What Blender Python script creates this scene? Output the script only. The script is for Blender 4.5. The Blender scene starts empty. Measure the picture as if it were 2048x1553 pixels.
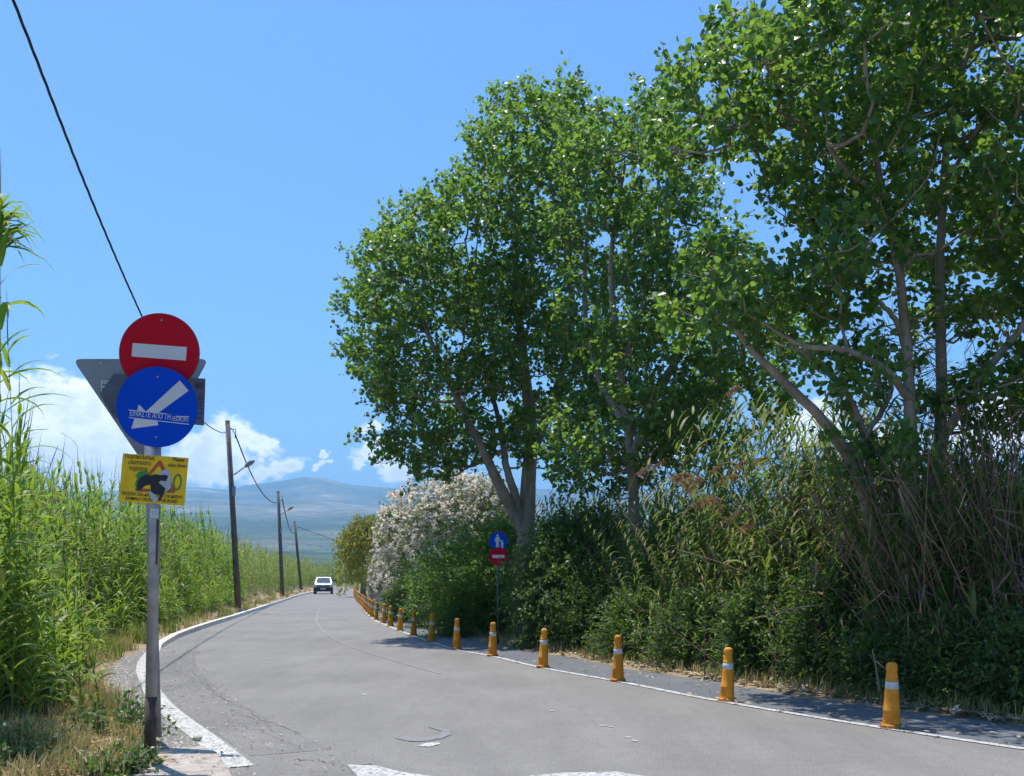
import bpy, math, random
import numpy as np
from mathutils import Vector, Matrix
from mathutils.geometry import tessellate_polygon

# ------------------------------------------------------------------ camera, sky, sun, exposure
sc = bpy.context.scene
EYE, F, PITCH = 1.55, 2000.0, math.radians(4.0)
CX, CY = 1024.0, 1159.0 - F * math.tan(PITCH)
cam_data = bpy.data.cameras.new('camera')
cam = bpy.data.objects.new('camera', cam_data)
sc.collection.objects.link(cam)
cam.location = (0, 0, EYE)
cam.rotation_euler = (math.pi / 2 + PITCH, 0, 0)
cam_data.sensor_fit = 'HORIZONTAL'
cam_data.sensor_width = 36.0
cam_data.lens = 36.0 * F / 2048.0
cam_data.shift_y = (CY - 776.5) / 2048.0
cam_data.clip_start = 0.05
cam_data.clip_end = 60000
sc.camera = cam

SUN_EL = math.radians(74)
SUN_H = Vector((-0.62, 0.78)).normalized()          # towards the sun on the ground plan
SUN_DIR = Vector((SUN_H.x * math.cos(SUN_EL), SUN_H.y * math.cos(SUN_EL), math.sin(SUN_EL)))

def P(x, y, Y):
    """photo pixel (2048 wide) at depth Y -> world point"""
    u, v = (x - CX) / F, -(y - CY) / F
    c, s = math.cos(PITCH), math.sin(PITCH)
    d = (u, c - v * s, s + v * c)
    k = Y / d[1]
    return Vector((d[0] * k, Y, EYE + d[2] * k))

def G(x, y, z=0.0):
    """photo pixel on the ground plane"""
    p = P(x, y, 1.0)
    k = (z - EYE) / (p.z - EYE)
    return Vector((p.x * k, k, z))

world = bpy.data.worlds.new('World')
sc.world = world
world.use_nodes = True
world.cycles.sampling_method = 'MANUAL'
world.cycles.sample_map_resolution = 512
SKY_TINT = (0.50, 0.82, 1.16, 1)

def build_sky():
    nt = world.node_tree
    nt.nodes.clear()
    N, L = nt.nodes.new, nt.links.new
    out = N('ShaderNodeOutputWorld')
    bg = N('ShaderNodeBackground')
    bg.inputs[1].default_value = 0.125
    sky = N('ShaderNodeTexSky')
    sky.sky_type = 'NISHITA'
    sky.sun_disc = False
    sky.sun_elevation = SUN_EL
    sky.sun_rotation = math.atan2(SUN_DIR.x, SUN_DIR.y)
    sky.altitude = 0
    sky.air_density = 1.1
    sky.dust_density = 1.1
    sky.ozone_density = 2.2
    # cumulus: soft blobs of direction space broken up by noise
    grp = bpy.data.node_groups.new('cloud_density', 'ShaderNodeTree')
    grp.interface.new_socket('dir', in_out='INPUT', socket_type='NodeSocketVector')
    grp.interface.new_socket('d', in_out='OUTPUT', socket_type='NodeSocketFloat')
    GN, GL = grp.nodes.new, grp.links.new
    gi, go = GN('NodeGroupInput'), GN('NodeGroupOutput')
    sq = GN('ShaderNodeVectorMath'); sq.operation = 'MULTIPLY'; sq.inputs[1].default_value = (1, 1, 1.45)
    GL(gi.outputs[0], sq.inputs[0])
    wn = GN('ShaderNodeTexNoise'); wn.inputs['Scale'].default_value = 22; wn.inputs['Detail'].default_value = 4; wn.inputs['Roughness'].default_value = 0.6
    GL(sq.outputs[0], wn.inputs['Vector'])
    wm = GN('ShaderNodeVectorMath'); wm.operation = 'MULTIPLY_ADD'; wm.inputs[1].default_value = (0.075,) * 3; wm.inputs[2].default_value = (-0.0375,) * 3
    GL(wn.outputs['Color'], wm.inputs[0])
    wp = GN('ShaderNodeVectorMath'); wp.operation = 'ADD'; GL(sq.outputs[0], wp.inputs[0]); GL(wm.outputs[0], wp.inputs[1])
    blobs = []
    for (x, y, r) in [(95, 800, 88), (150, 830, 95), (40, 790, 80), (215, 880, 80), (70, 900, 110), (170, 930, 100),
                      (470, 880, 72), (405, 900, 62), (520, 890, 50), (440, 935, 70), (350, 930, 60), (575, 925, 40), (535, 945, 40),
                      (632, 897, 19), (648, 922, 21), (735, 858, 26), (765, 905, 46), (722, 930, 26), (810, 930, 50),
                      (1610, 850, 70), (1760, 900, 90), (1960, 860, 90), (2060, 790, 80), (1330, 900, 70)]:
        d = (P(x, y, 1.0) - Vector((0, 0, EYE))).normalized()
        blobs.append((d, r / F))
    rnd = random.Random(11)
    for k in range(15):
        az = math.radians(40 + rnd.random() * 280)       # away from +Y
        el = math.radians(3 + 10 * rnd.random() ** 1.4)
        d = Vector((math.sin(az) * math.cos(el), math.cos(az) * math.cos(el), math.sin(el)))
        blobs.append((d, 0.045 + 0.06 * rnd.random()))
    prev = None
    for d, r in blobs:
        ds = GN('ShaderNodeVectorMath'); ds.operation = 'DISTANCE'
        ds.inputs[1].default_value = (d.x, d.y, d.z * 1.45)
        GL(wp.outputs[0], ds.inputs[0])
        ma = GN('ShaderNodeMath'); ma.operation = 'MULTIPLY_ADD'
        ma.inputs[1].default_value = -1.0 / r; ma.inputs[2].default_value = 1.0
        GL(ds.outputs['Value'], ma.inputs[0])
        if prev is None:
            prev = ma.outputs[0]
        else:
            mx = GN('ShaderNodeMath'); mx.operation = 'SMOOTH_MAX'; mx.inputs[2].default_value = 0.25
            GL(prev, mx.inputs[0]); GL(ma.outputs[0], mx.inputs[1]); prev = mx.outputs[0]
    cl = GN('ShaderNodeMath'); cl.operation = 'MAXIMUM'; cl.inputs[1].default_value = -1.0; GL(prev, cl.inputs[0])
    for scale, amp, det in ((48, 1.35, 6),):
        no = GN('ShaderNodeTexNoise'); no.inputs['Scale'].default_value = scale
        no.inputs['Detail'].default_value = det; no.inputs['Roughness'].default_value = 0.58
        GL(sq.outputs[0], no.inputs['Vector'])
        ma = GN('ShaderNodeMath'); ma.operation = 'MULTIPLY_ADD'; ma.inputs[1].default_value = amp
        sb = GN('ShaderNodeMath'); sb.operation = 'SUBTRACT'; sb.inputs[1].default_value = 0.5
        GL(no.outputs[0], sb.inputs[0]); GL(sb.outputs[0], ma.inputs[0]); GL(cl.outputs[0], ma.inputs[2])
        cl = ma
    GL(cl.outputs[0], go.inputs[0])
    tc = N('ShaderNodeTexCoord')
    g1 = N('ShaderNodeGroup'); g1.node_tree = grp
    L(tc.outputs['Generated'], g1.inputs[0])
    sep = N('ShaderNodeSeparateXYZ'); L(tc.outputs['Generated'], sep.inputs[0])
    mask = N('ShaderNodeMapRange'); mask.interpolation_type = 'SMOOTHSTEP'
    mask.inputs[1].default_value = -0.08; mask.inputs[2].default_value = 0.46
    L(g1.outputs[0], mask.inputs[0])
    # shaded flanks where the heap is thick and low, bright at its ragged rim
    up = N('ShaderNodeVectorMath'); up.operation = 'ADD'; up.inputs[1].default_value = (-0.006, 0, 0.022)
    L(tc.outputs['Generated'], up.inputs[0])
    n2 = N('ShaderNodeTexNoise'); n2.inputs['Scale'].default_value = 30; n2.inputs['Detail'].default_value = 4
    L(up.outputs[0], n2.inputs['Vector'])
    sh = N('ShaderNodeMath'); sh.operation = 'MULTIPLY_ADD'; sh.inputs[1].default_value = 0.55
    L(g1.outputs[0], sh.inputs[0]); L(n2.outputs[0], sh.inputs[2])
    shade = N('ShaderNodeMapRange'); shade.interpolation_type = 'SMOOTHSTEP'
    shade.inputs[1].default_value = 0.62; shade.inputs[2].default_value = 1.08
    L(sh.outputs[0], shade.inputs[0])
    ccol = N('ShaderNodeMix'); ccol.data_type = 'RGBA'
    ccol.inputs[6].default_value = (10.6, 10.8, 11.0, 1)
    ccol.inputs[7].default_value = (7.4, 8.0, 10.0, 1)
    L(shade.outputs[0], ccol.inputs[0])
    tint = N('ShaderNodeMix'); tint.data_type = 'RGBA'; tint.blend_type = 'MULTIPLY'; tint.inputs[0].default_value = 1.0
    tint.inputs[7].default_value = SKY_TINT
    L(sky.outputs[0], tint.inputs[6]); L(tint.outputs[2], bg.inputs[0])
    bg2 = N('ShaderNodeBackground'); bg2.inputs[1].default_value = bg.inputs[1].default_value
    L(ccol.outputs[2], bg2.inputs[0])
    # no cloud stands high: skip its cost there
    lo = N('ShaderNodeMath'); lo.operation = 'LESS_THAN'; lo.inputs[1].default_value = 0.34
    L(sep.outputs[2], lo.inputs[0])
    cmix = N('ShaderNodeMixShader'); L(mask.outputs[0], cmix.inputs[0]); L(bg.outputs[0], cmix.inputs[1]); L(bg2.outputs[0], cmix.inputs[2])
    top = N('ShaderNodeMixShader'); L(lo.outputs[0], top.inputs[0]); L(bg.outputs[0], top.inputs[1]); L(cmix.outputs[0], top.inputs[2])
    L(top.outputs[0], out.inputs[0])
build_sky()

sun_data = bpy.data.lights.new('sun', 'SUN')
sun_data.energy = 4.6
sun_data.angle = math.radians(0.53)
sun_data.color = (1.0, 0.955, 0.88)
sun = bpy.data.objects.new('sun', sun_data)
sc.collection.objects.link(sun)
sun.rotation_euler = (-SUN_DIR).to_track_quat('-Z', 'Y').to_euler()

vs = sc.view_settings
vs.view_transform = 'Standard'
vs.look = 'None'
vs.gamma = 1.0
vs.exposure = 0.55
vs.use_curve_mapping = False
sc.cycles.max_bounces = 8
sc.cycles.diffuse_bounces = 3
sc.cycles.transmission_bounces = 4
sc.cycles.transparent_max_bounces = 4
sc.cycles.volume_bounces = 0
sc.cycles.use_denoising = True
sc.cycles.use_light_tree = False
sc.cycles.caustics_reflective = False
sc.cycles.caustics_refractive = False

# ------------------------------------------------------------------ helpers
C = sc.collection

def tag(o, label=None, cat=None, group=None, kind=None):
    if label: o['label'] = label
    if cat: o['category'] = cat
    if group: o['group'] = group
    if kind: o['kind'] = kind
    return o

def empty(name, loc=(0, 0, 0), rot=(0, 0, 0)):
    o = bpy.data.objects.new(name, None)
    C.objects.link(o)
    o.location = loc
    o.rotation_euler = rot
    o.empty_display_size = 0.2
    return o

def link(name, me, mat, parent=None, smooth=False):
    o = bpy.data.objects.new(name, me)
    C.objects.link(o)
    if mat and not me.materials:
        me.materials.append(mat)
    if smooth:
        me.polygons.foreach_set('use_smooth', np.ones(len(me.polygons), dtype=bool))
    o.parent = parent
    return o

class Geo:
    """collects vertices, quads and triangles as arrays"""
    def __init__(s):
        s.v, s.q, s.t, s.n, s.flat = [], [], [], 0, False
    def add(s, V, quads=None, tris=None):
        V = np.asarray(V, dtype=np.float32).reshape(-1, 3)
        if quads is not None and len(quads): s.q.append(np.asarray(quads, dtype=np.int32).reshape(-1, 4) + s.n)
        if tris is not None and len(tris): s.t.append(np.asarray(tris, dtype=np.int32).reshape(-1, 3) + s.n)
        s.v.append(V); s.n += len(V)
        return s
    def box(s, c, d, rz=0.0):
        s.flat = True
        x, y, z = d[0] / 2, d[1] / 2, d[2] / 2
        V = np.array([(-x, -y, -z), (x, -y, -z), (x, y, -z), (-x, y, -z), (-x, -y, z), (x, -y, z), (x, y, z), (-x, y, z)])
        if rz:
            ca, sa = math.cos(rz), math.sin(rz)
            V = np.stack([V[:, 0] * ca - V[:, 1] * sa, V[:, 0] * sa + V[:, 1] * ca, V[:, 2]], 1)
        return s.add(V + np.array(c), [(0, 3, 2, 1), (4, 5, 6, 7), (0, 1, 5, 4), (1, 2, 6, 5), (2, 3, 7, 6), (3, 0, 4, 7)])
    def tube(s, pts, rad, n=8, cap=True):
        pts = np.asarray([tuple(p) for p in pts], dtype=np.float64)
        m = len(pts)
        rad = np.broadcast_to(np.asarray(rad, dtype=np.float64), (m,)) if np.ndim(rad) <= 1 else rad
        tan = np.gradient(pts, axis=0)
        tan /= np.linalg.norm(tan, axis=1, keepdims=True) + 1e-9
        ref = np.array([0.0, 0, 1]) if abs(tan[0][2]) < 0.85 else np.array([0.0, 1, 0])
        a = np.cross(tan, ref); a /= np.linalg.norm(a, axis=1, keepdims=True) + 1e-9
        b = np.cross(tan, a)
        th = np.arange(n) * 2 * np.pi / n
        V = pts[:, None, :] + rad[:, None, None] * (np.cos(th)[None, :, None] * a[:, None, :] + np.sin(th)[None, :, None] * b[:, None, :])
        q = []
        for i in range(m - 1):
            for j in range(n):
                k = (j + 1) % n
                q.append((i * n + j, i * n + k, (i + 1) * n + k, (i + 1) * n + j))
        base = s.n
        s.add(V.reshape(-1, 3), q)
        if cap:
            for i, end in ((0, 0), (m - 1, 1)):
                s.add([pts[i]], None, None)
                ci = s.n - 1 - base
                t = []
                for j in range(n):
                    k = (j + 1) % n
                    t.append((ci, i * n + j, i * n + k) if end else (ci, i * n + k, i * n + j))
                s.t.append(np.asarray(t, dtype=np.int32) + base)
        return s
    def lathe(s, prof, n=20, c=(0, 0, 0)):
        prof = np.asarray(prof, dtype=np.float64); m = len(prof)
        th = np.arange(n) * 2 * np.pi / n
        V = np.stack([prof[:, 0][:, None] * np.cos(th), prof[:, 0][:, None] * np.sin(th), np.repeat(prof[:, 1][:, None], n, 1)], 2)
        q = [(i * n + j, i * n + (j + 1) % n, (i + 1) * n + (j + 1) % n, (i + 1) * n + j) for i in range(m - 1) for j in range(n)]
        return s.add(V.reshape(-1, 3) + np.array(c), q)
    def prism(s, poly, y0, y1):
        """polygon in x,z given front (y0) and back (y1)"""
        s.flat = True
        k = len(poly)
        V = [(p[0], y0, p[1]) for p in poly] + [(p[0], y1, p[1]) for p in poly]
        tt = tessellate_polygon([[Vector((p[0], p[1], 0)) for p in poly]])
        t = []
        for a, b, c in tt:
            ar = (poly[b][0] - poly[a][0]) * (poly[c][1] - poly[a][1]) - (poly[c][0] - poly[a][0]) * (poly[b][1] - poly[a][1])
            if ar < 0: b, c = c, b
            t.append((a, b, c)); t.append((k + a, k + c, k + b))
        area = sum(poly[i][0] * poly[(i + 1) % k][1] - poly[(i + 1) % k][0] * poly[i][1] for i in range(k))
        q = [(i, k + i, k + (i + 1) % k, (i + 1) % k) if area > 0 else (i, (i + 1) % k, k + (i + 1) % k, k + i) for i in range(k)]
        return s.add(V, q, t)
    def sheet(s, poly, z):
        k = len(poly)
        tt = tessellate_polygon([[Vector((p[0], p[1], 0)) for p in poly]])
        t = []
        for a, b, c in tt:
            ar = (poly[b][0] - poly[a][0]) * (poly[c][1] - poly[a][1]) - (poly[c][0] - poly[a][0]) * (poly[b][1] - poly[a][1])
            t.append((a, b, c) if ar > 0 else (a, c, b))
        return s.add([(p[0], p[1], z) for p in poly], None, t)
    def mesh(s, name):
        V = np.concatenate(s.v) if s.v else np.zeros((0, 3), np.float32)
        Q = np.concatenate(s.q) if s.q else np.zeros((0, 4), np.int32)
        T = np.concatenate(s.t) if s.t else np.zeros((0, 3), np.int32)
        me = bpy.data.meshes.new(name)
        me.vertices.add(len(V)); me.vertices.foreach_set('co', V.astype(np.float32).ravel())
        idx = np.concatenate([Q.ravel(), T.ravel()]).astype(np.int32)
        me.loops.add(len(idx)); me.loops.foreach_set('vertex_index', idx)
        st = np.concatenate([np.arange(len(Q)) * 4, len(Q) * 4 + np.arange(len(T)) * 3]).astype(np.int32)
        me.polygons.add(len(st)); me.polygons.foreach_set('loop_start', st)
        me.update(calc_edges=True)
        if s.flat: me.polygons.foreach_set('use_smooth', np.zeros(len(st), dtype=bool))
        return me
    def build(s, name, mat, parent=None, smooth=False):
        return link(name, s.mesh(name), mat, parent, smooth)

def spline(pts, n):
    """Catmull-Rom through points, n samples"""
    pts = [np.array(tuple(p), dtype=float) for p in pts]
    pts = [2 * pts[0] - pts[1]] + pts + [2 * pts[-1] - pts[-2]]
    out, m = [], len(pts) - 3
    for k in range(n):
        t = k / (n - 1) * m
        i = min(int(t), m - 1); t -= i
        a, b, c, d = pts[i:i + 4]
        out.append(0.5 * (2 * b + (c - a) * t + (2 * a - 5 * b + 4 * c - d) * t * t + (3 * b - a - 3 * c + d) * t ** 3))
    return np.array(out)

# ------------------------------------------------------------------ materials
def mat_new(name):
    m = bpy.data.materials.new(name)
    m.use_nodes = True
    nt = m.node_tree
    return m, nt, nt.nodes['Principled BSDF']

def ramp(nt, fac, stops):
    r = nt.nodes.new('ShaderNodeValToRGB')
    e = r.color_ramp.elements
    while len(e) > 1: e.remove(e[-1])
    e[0].position = stops[0][0]; e[0].color = (*stops[0][1], 1)
    for p, c in stops[1:]:
        x = e.new(p); x.color = (*c, 1)
    nt.links.new(fac, r.inputs[0])
    return r.outputs[0]

def noise(nt, scale, detail=4, rough=0.55, coord='Object', stretch=None):
    tc = nt.nodes.new('ShaderNodeTexCoord')
    no = nt.nodes.new('ShaderNodeTexNoise')
    no.inputs['Scale'].default_value = scale
    no.inputs['Detail'].default_value = detail
    no.inputs['Roughness'].default_value = rough
    src = tc.outputs[coord]
    if stretch:
        mp = nt.nodes.new('ShaderNodeMapping'); mp.inputs['Scale'].default_value = stretch
        nt.links.new(src, mp.inputs[0]); src = mp.outputs[0]
    nt.links.new(src, no.inputs['Vector'])
    return no.outputs[0]

def mixc(nt, fac, a, b, mode='MIX'):
    m = nt.nodes.new('ShaderNodeMix'); m.data_type = 'RGBA'; m.blend_type = mode
    for sock, v in ((m.inputs[0], fac), (m.inputs[6], a), (m.inputs[7], b)):
        if isinstance(v, (int, float)): sock.default_value = v
        elif isinstance(v, tuple): sock.default_value = (*v, 1)
        else: nt.links.new(v, sock)
    return m.outputs[2]

def bump(nt, bsdf, h, strength=0.4, dist=0.01):
    b = nt.nodes.new('ShaderNodeBump'); b.inputs['Strength'].default_value = strength; b.inputs['Distance'].default_value = dist
    nt.links.new(h, b.inputs['Height']); nt.links.new(b.outputs[0], bsdf.inputs['Normal'])

def plain(name, col, rough=0.5, metal=0.0, var=0.12, scale=6.0, spec=0.5, bmp=0.0):
    m, nt, b = mat_new(name)
    n = noise(nt, scale, 5)
    lo = tuple(c * (1 - var) for c in col); hi = tuple(min(1, c * (1 + var)) for c in col)
    nt.links.new(ramp(nt, n, [(0.3, lo), (0.7, hi)]), b.inputs['Base Color'])
    b.inputs['Roughness'].default_value = rough
    b.inputs['Metallic'].default_value = metal
    b.inputs['Specular IOR Level'].default_value = spec
    if bmp: bump(nt, b, noise(nt, scale * 6, 4), bmp, 0.004)
    return m

def foliage(name, cols, trans, tw=0.35, rough=0.42, spec=0.5):
    """leaf: each loose leaf takes its own tint; some light passes through"""
    m, nt, b = mat_new(name)
    ge = nt.nodes.new('ShaderNodeNewGeometry')
    k = len(cols)
    c = ramp(nt, ge.outputs['Random Per Island'], [(i / max(1, k - 1), cc) for i, cc in enumerate(cols)])
    big = noise(nt, 0.9, 3)
    c = mixc(nt, 1.0, c, ramp(nt, big, [(0.3, (0.72, 0.74, 0.72)), (0.7, (1.2, 1.18, 1.1))]), 'MULTIPLY')
    nt.links.new(c, b.inputs['Base Color'])
    b.inputs['Roughness'].default_value = rough
    b.inputs['Specular IOR Level'].default_value = spec
    tr = nt.nodes.new('ShaderNodeBsdfTranslucent')
    tcol = mixc(nt, 0.75, c, trans)
    nt.links.new(tcol, tr.inputs[0])
    mx = nt.nodes.new('ShaderNodeMixShader'); mx.inputs[0].default_value = tw
    nt.links.new(b.outputs[0], mx.inputs[1]); nt.links.new(tr.outputs[0], mx.inputs[2])
    nt.links.new(mx.outputs[0], nt.nodes['Material Output'].inputs[0])
    return m

def asphalt(name, dark, light, tint, speck=0.5):
    m, nt, b = mat_new(name)
    base = ramp(nt, noise(nt, 0.28, 7, 0.66), [(0.3, tuple(x * 0.93 for x in dark)), (0.7, light)])
    streak = ramp(nt, noise(nt, 1.6, 5, 0.65, stretch=(1.0, 0.22, 1)), [(0.35, (0.9, 0.9, 0.9)), (0.65, (1.06, 1.06, 1.05))])
    fine = ramp(nt, noise(nt, 55, 3, 0.7), [(0.3, (1 - speck * 0.6,) * 3), (0.5, (1, 1, 1)), (0.72, (1 + speck * 0.7,) * 3)])
    mid = ramp(nt, noise(nt, 9, 5, 0.7), [(0.35, (0.93, 0.93, 0.93)), (0.68, (1.05, 1.05, 1.05))])
    c = mixc(nt, 1.0, mixc(nt, 1.0, base, streak, 'MULTIPLY'), mixc(nt, 1.0, fine, mid, 'MULTIPLY'), 'MULTIPLY')
    st = ramp(nt, noise(nt, 0.8, 6, 0.7), [(0.6, (0, 0, 0)), (0.72, (1, 1, 1))])
    c = mixc(nt, mixc(nt, 1.0, st, (0.35, 0.35, 0.35), 'MULTIPLY'), c, tint)
    nt.links.new(c, b.inputs['Base Color'])
    b.inputs['Roughness'].default_value = 0.85
    b.inputs['Specular IOR Level'].default_value = 0.3
    bump(nt, b, noise(nt, 70, 3, 0.7), 0.5, 0.004)
    return m

def worn_paint(name, col, under, keep=0.42, scale=14):
    m, nt, b = mat_new(name)
    f = ramp(nt, noise(nt, scale, 8, 0.75), [(keep - 0.06, (0, 0, 0)), (keep + 0.03, (1, 1, 1))])
    d = ramp(nt, noise(nt, 3, 5), [(0.3, tuple(c * 0.8 for c in col)), (0.7, col)])
    nt.links.new(mixc(nt, f, under, d), b.inputs['Base Color'])
    b.inputs['Roughness'].default_value = 0.75
    return m

def bark(name, a, b_, scale=5):
    m, nt, b = mat_new(name)
    n = noise(nt, scale, 7, 0.65, stretch=(1, 1, 0.25))
    nt.links.new(ramp(nt, n, [(0.3, a), (0.7, b_)]), b.inputs['Base Color'])
    b.inputs['Roughness'].default_value = 0.9
    bump(nt, b, n, 0.8, 0.02)
    return m

M = {}
M['asphalt'] = asphalt('asphalt', (0.184, 0.171, 0.157), (0.228, 0.213, 0.196), (0.25, 0.232, 0.208), 0.6)
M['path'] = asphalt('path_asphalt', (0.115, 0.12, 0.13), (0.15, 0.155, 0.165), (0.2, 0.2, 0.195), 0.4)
M['worn'] = asphalt('worn_asphalt', (0.15, 0.142, 0.135), (0.22, 0.205, 0.19), (0.3, 0.27, 0.23), 0.9)
M['white_line'] = worn_paint('white_road_paint', (0.54, 0.52, 0.49), (0.21, 0.195, 0.18), 0.49, 18)
M['thin_line'] = worn_paint('worn_white_paint', (0.54, 0.53, 0.50), (0.206, 0.193, 0.177), 0.485, 11)
M['flake'] = worn_paint('paint_flake', (0.40, 0.39, 0.37), (0.22, 0.206, 0.19), 0.45, 20)
M['faint_line'] = worn_paint('faint_paint', (0.226, 0.215, 0.20), (0.206, 0.193, 0.177), 0.52, 5)
M['blue_paint'] = worn_paint('faded_blue_paint', (0.165, 0.172, 0.19), (0.206, 0.193, 0.177), 0.53, 14)
M['kerb'] = plain('kerb_concrete', (0.56, 0.52, 0.46), 0.9, var=0.25, scale=5, bmp=0.4)
M['concrete'] = worn_paint('pale_concrete', (0.42, 0.37, 0.32), (0.25, 0.20, 0.155), 0.49, 9)
M['crack'] = plain('crack_dark', (0.11, 0.102, 0.094), 0.95)
def soil_mat():
    m, nt, b = mat_new('dry_soil')
    c = ramp(nt, noise(nt, 2.2, 8, 0.7), [(0.3, (0.17, 0.12, 0.075)), (0.5, (0.29, 0.215, 0.135)), (0.7, (0.42, 0.33, 0.215))])
    c2 = ramp(nt, noise(nt, 38, 5, 0.7), [(0.3, (0.6, 0.58, 0.55)), (0.7, (1.3, 1.28, 1.2))])
    nt.links.new(mixc(nt, 1.0, c, c2, 'MULTIPLY'), b.inputs['Base Color'])
    b.inputs['Roughness'].default_value = 0.95
    bump(nt, b, noise(nt, 18, 6, 0.7), 0.9, 0.03)
    return m
M['soil'] = soil_mat()
def ground_mat():
    m, nt, b = mat_new('far_ground')
    c = ramp(nt, noise(nt, 0.05, 8, 0.65), [(0.3, (0.07, 0.10, 0.035)), (0.5, (0.14, 0.15, 0.065)), (0.7, (0.26, 0.22, 0.12))])
    nt.links.new(c, b.inputs['Base Color']); b.inputs['Roughness'].default_value = 0.95
    return m
M['ground'] = ground_mat()
def hill_mat():
    m, nt, b = mat_new('hillside')
    c = ramp(nt, noise(nt, 0.0011, 9, 0.66), [(0.32, (0.025, 0.05, 0.025)), (0.47, (0.06, 0.085, 0.04)), (0.58, (0.17, 0.16, 0.10)), (0.7, (0.42, 0.37, 0.28))])
    c2 = ramp(nt, noise(nt, 0.012, 6, 0.7), [(0.35, (0.6, 0.62, 0.6)), (0.66, (1.35, 1.33, 1.28))])
    nt.links.new(mixc(nt, 1.0, c, c2, 'MULTIPLY'), b.inputs['Base Color']); b.inputs['Roughness'].default_value = 1.0
    b.inputs['Specular IOR Level'].default_value = 0.1
    return m
M['hill'] = hill_mat()
M['house'] = plain('far_plaster', (0.72, 0.69, 0.64), 0.9, var=0.1, scale=0.05)
M['roof'] = plain('far_roof_tile', (0.42, 0.2, 0.13), 0.9, var=0.2, scale=0.05)
M['galv'] = plain('galvanised_steel', (0.34, 0.35, 0.37), 0.5, 0.55, var=0.22, scale=9)
M['galv_dark'] = plain('weathered_steel', (0.26, 0.27, 0.29), 0.55, 0.5, var=0.22, scale=9)
M['rust'] = plain('rusty_steel', (0.085, 0.05, 0.038), 0.85, 0.1, var=0.45, scale=14, bmp=0.3)
M['sign_red'] = plain('sign_red', (0.50, 0.008, 0.022), 0.75, var=0.06, scale=4, spec=0.08)
M['sign_blue'] = plain('sign_blue', (0.003, 0.065, 0.52), 0.75, var=0.06, scale=4, spec=0.08)
M['sign_white'] = plain('sign_white', (0.60, 0.60, 0.60), 0.75, var=0.06, scale=5, spec=0.1)
M['sign_yellow'] = plain('sign_yellow', (0.82, 0.50, 0.012), 0.5, var=0.12, scale=7, spec=0.25)
M['sign_back'] = plain('sign_back_grey', (0.25, 0.255, 0.265), 0.55, 0.35, var=0.12, scale=3)
M['sign_dark'] = plain('sign_back_dark', (0.085, 0.095, 0.12), 0.6, 0.2, var=0.2, scale=4)
M['ink'] = plain('black_ink', (0.012, 0.011, 0.012), 0.6)
M['ink_worn'] = worn_paint('faint_print', (0.045, 0.05, 0.06), (0.09, 0.10, 0.125), 0.45, 30)
M['paint_grey'] = plain('grey_spray', (0.44, 0.44, 0.45), 0.6, var=0.15, scale=25)
M['paint_green'] = plain('green_spray', (0.04, 0.22, 0.03), 0.6, var=0.35, scale=25)
M['sign_orange'] = plain('triangle_red', (0.42, 0.07, 0.012), 0.5, var=0.15, scale=20)
M['sticker_green'] = plain('sticker_green', (0.02, 0.22, 0.16), 0.5)
def rubber(name, col):
    m, nt, b = mat_new(name)
    oi = nt.nodes.new('ShaderNodeObjectInfo')
    fade = ramp(nt, oi.outputs['Random'], [(0.0, (0.82, 0.82, 0.9)), (0.5, (1, 1, 1)), (1.0, (1.1, 1.12, 1.5))])
    c = ramp(nt, noise(nt, 9, 6, 0.65), [(0.28, tuple(x * 0.72 for x in col)), (0.5, col), (0.72, (col[0] * 1.1, col[1] * 1.2, col[2] * 2.5))])
    c = mixc(nt, 1.0, c, fade, 'MULTIPLY')
    sc_ = ramp(nt, noise(nt, 26, 8, 0.75, stretch=(1, 1, 0.5)), [(0.56, (0, 0, 0)), (0.66, (1, 1, 1))])
    c = mixc(nt, mixc(nt, 1.0, sc_, (0.55, 0.55, 0.55), 'MULTIPLY'), c, (0.12, 0.075, 0.04))
    nt.links.new(c, b.inputs['Base Color'])
    b.inputs['Roughness'].default_value = 0.6; b.inputs['Specular IOR Level'].default_value = 0.3
    bump(nt, b, noise(nt, 40, 4), 0.25, 0.004)
    return m
M['bollard'] = rubber('orange_rubber', (0.68, 0.25, 0.010))
M['bollard_base'] = rubber('orange_rubber_base', (0.56, 0.20, 0.015))
M['band'] = worn_paint('reflective_band', (0.66, 0.65, 0.64), (0.42, 0.36, 0.28), 0.40, 30)
M['wood'] = bark('weathered_pole_wood', (0.06, 0.05, 0.042), (0.17, 0.145, 0.12), 8)
M['cable'] = plain('cable_black', (0.02, 0.022, 0.026), 0.55)
M['green_post'] = plain('green_post', (0.07, 0.14, 0.12), 0.5, 0.2, var=0.15)
M['bark'] = bark('poplar_bark', (0.16, 0.12, 0.09), (0.42, 0.35, 0.27))
M['bark_dark'] = bark('shrub_bark', (0.10, 0.075, 0.05), (0.24, 0.18, 0.13))
M['poplar'] = foliage('poplar_leaf', [(0.024, 0.072, 0.022), (0.038, 0.112, 0.026), (0.056, 0.15, 0.03), (0.088, 0.19, 0.034), (0.18, 0.245, 0.04)], (0.33, 0.54, 0.06), 0.47, 0.4, 0.5)
M['poplar_near'] = foliage('poplar_leaf_near', [(0.024, 0.072, 0.022), (0.038, 0.112, 0.026), (0.056, 0.15, 0.03), (0.088, 0.19, 0.034), (0.18, 0.245, 0.04)], (0.33, 0.54, 0.06), 0.47, 0.4, 0.5)
M['bramble'] = foliage('bramble_leaf', [(0.026, 0.075, 0.016), (0.045, 0.11, 0.022), (0.075, 0.15, 0.03), (0.13, 0.2, 0.045)], (0.24, 0.44, 0.04), 0.36, 0.5, 0.4)
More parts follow.
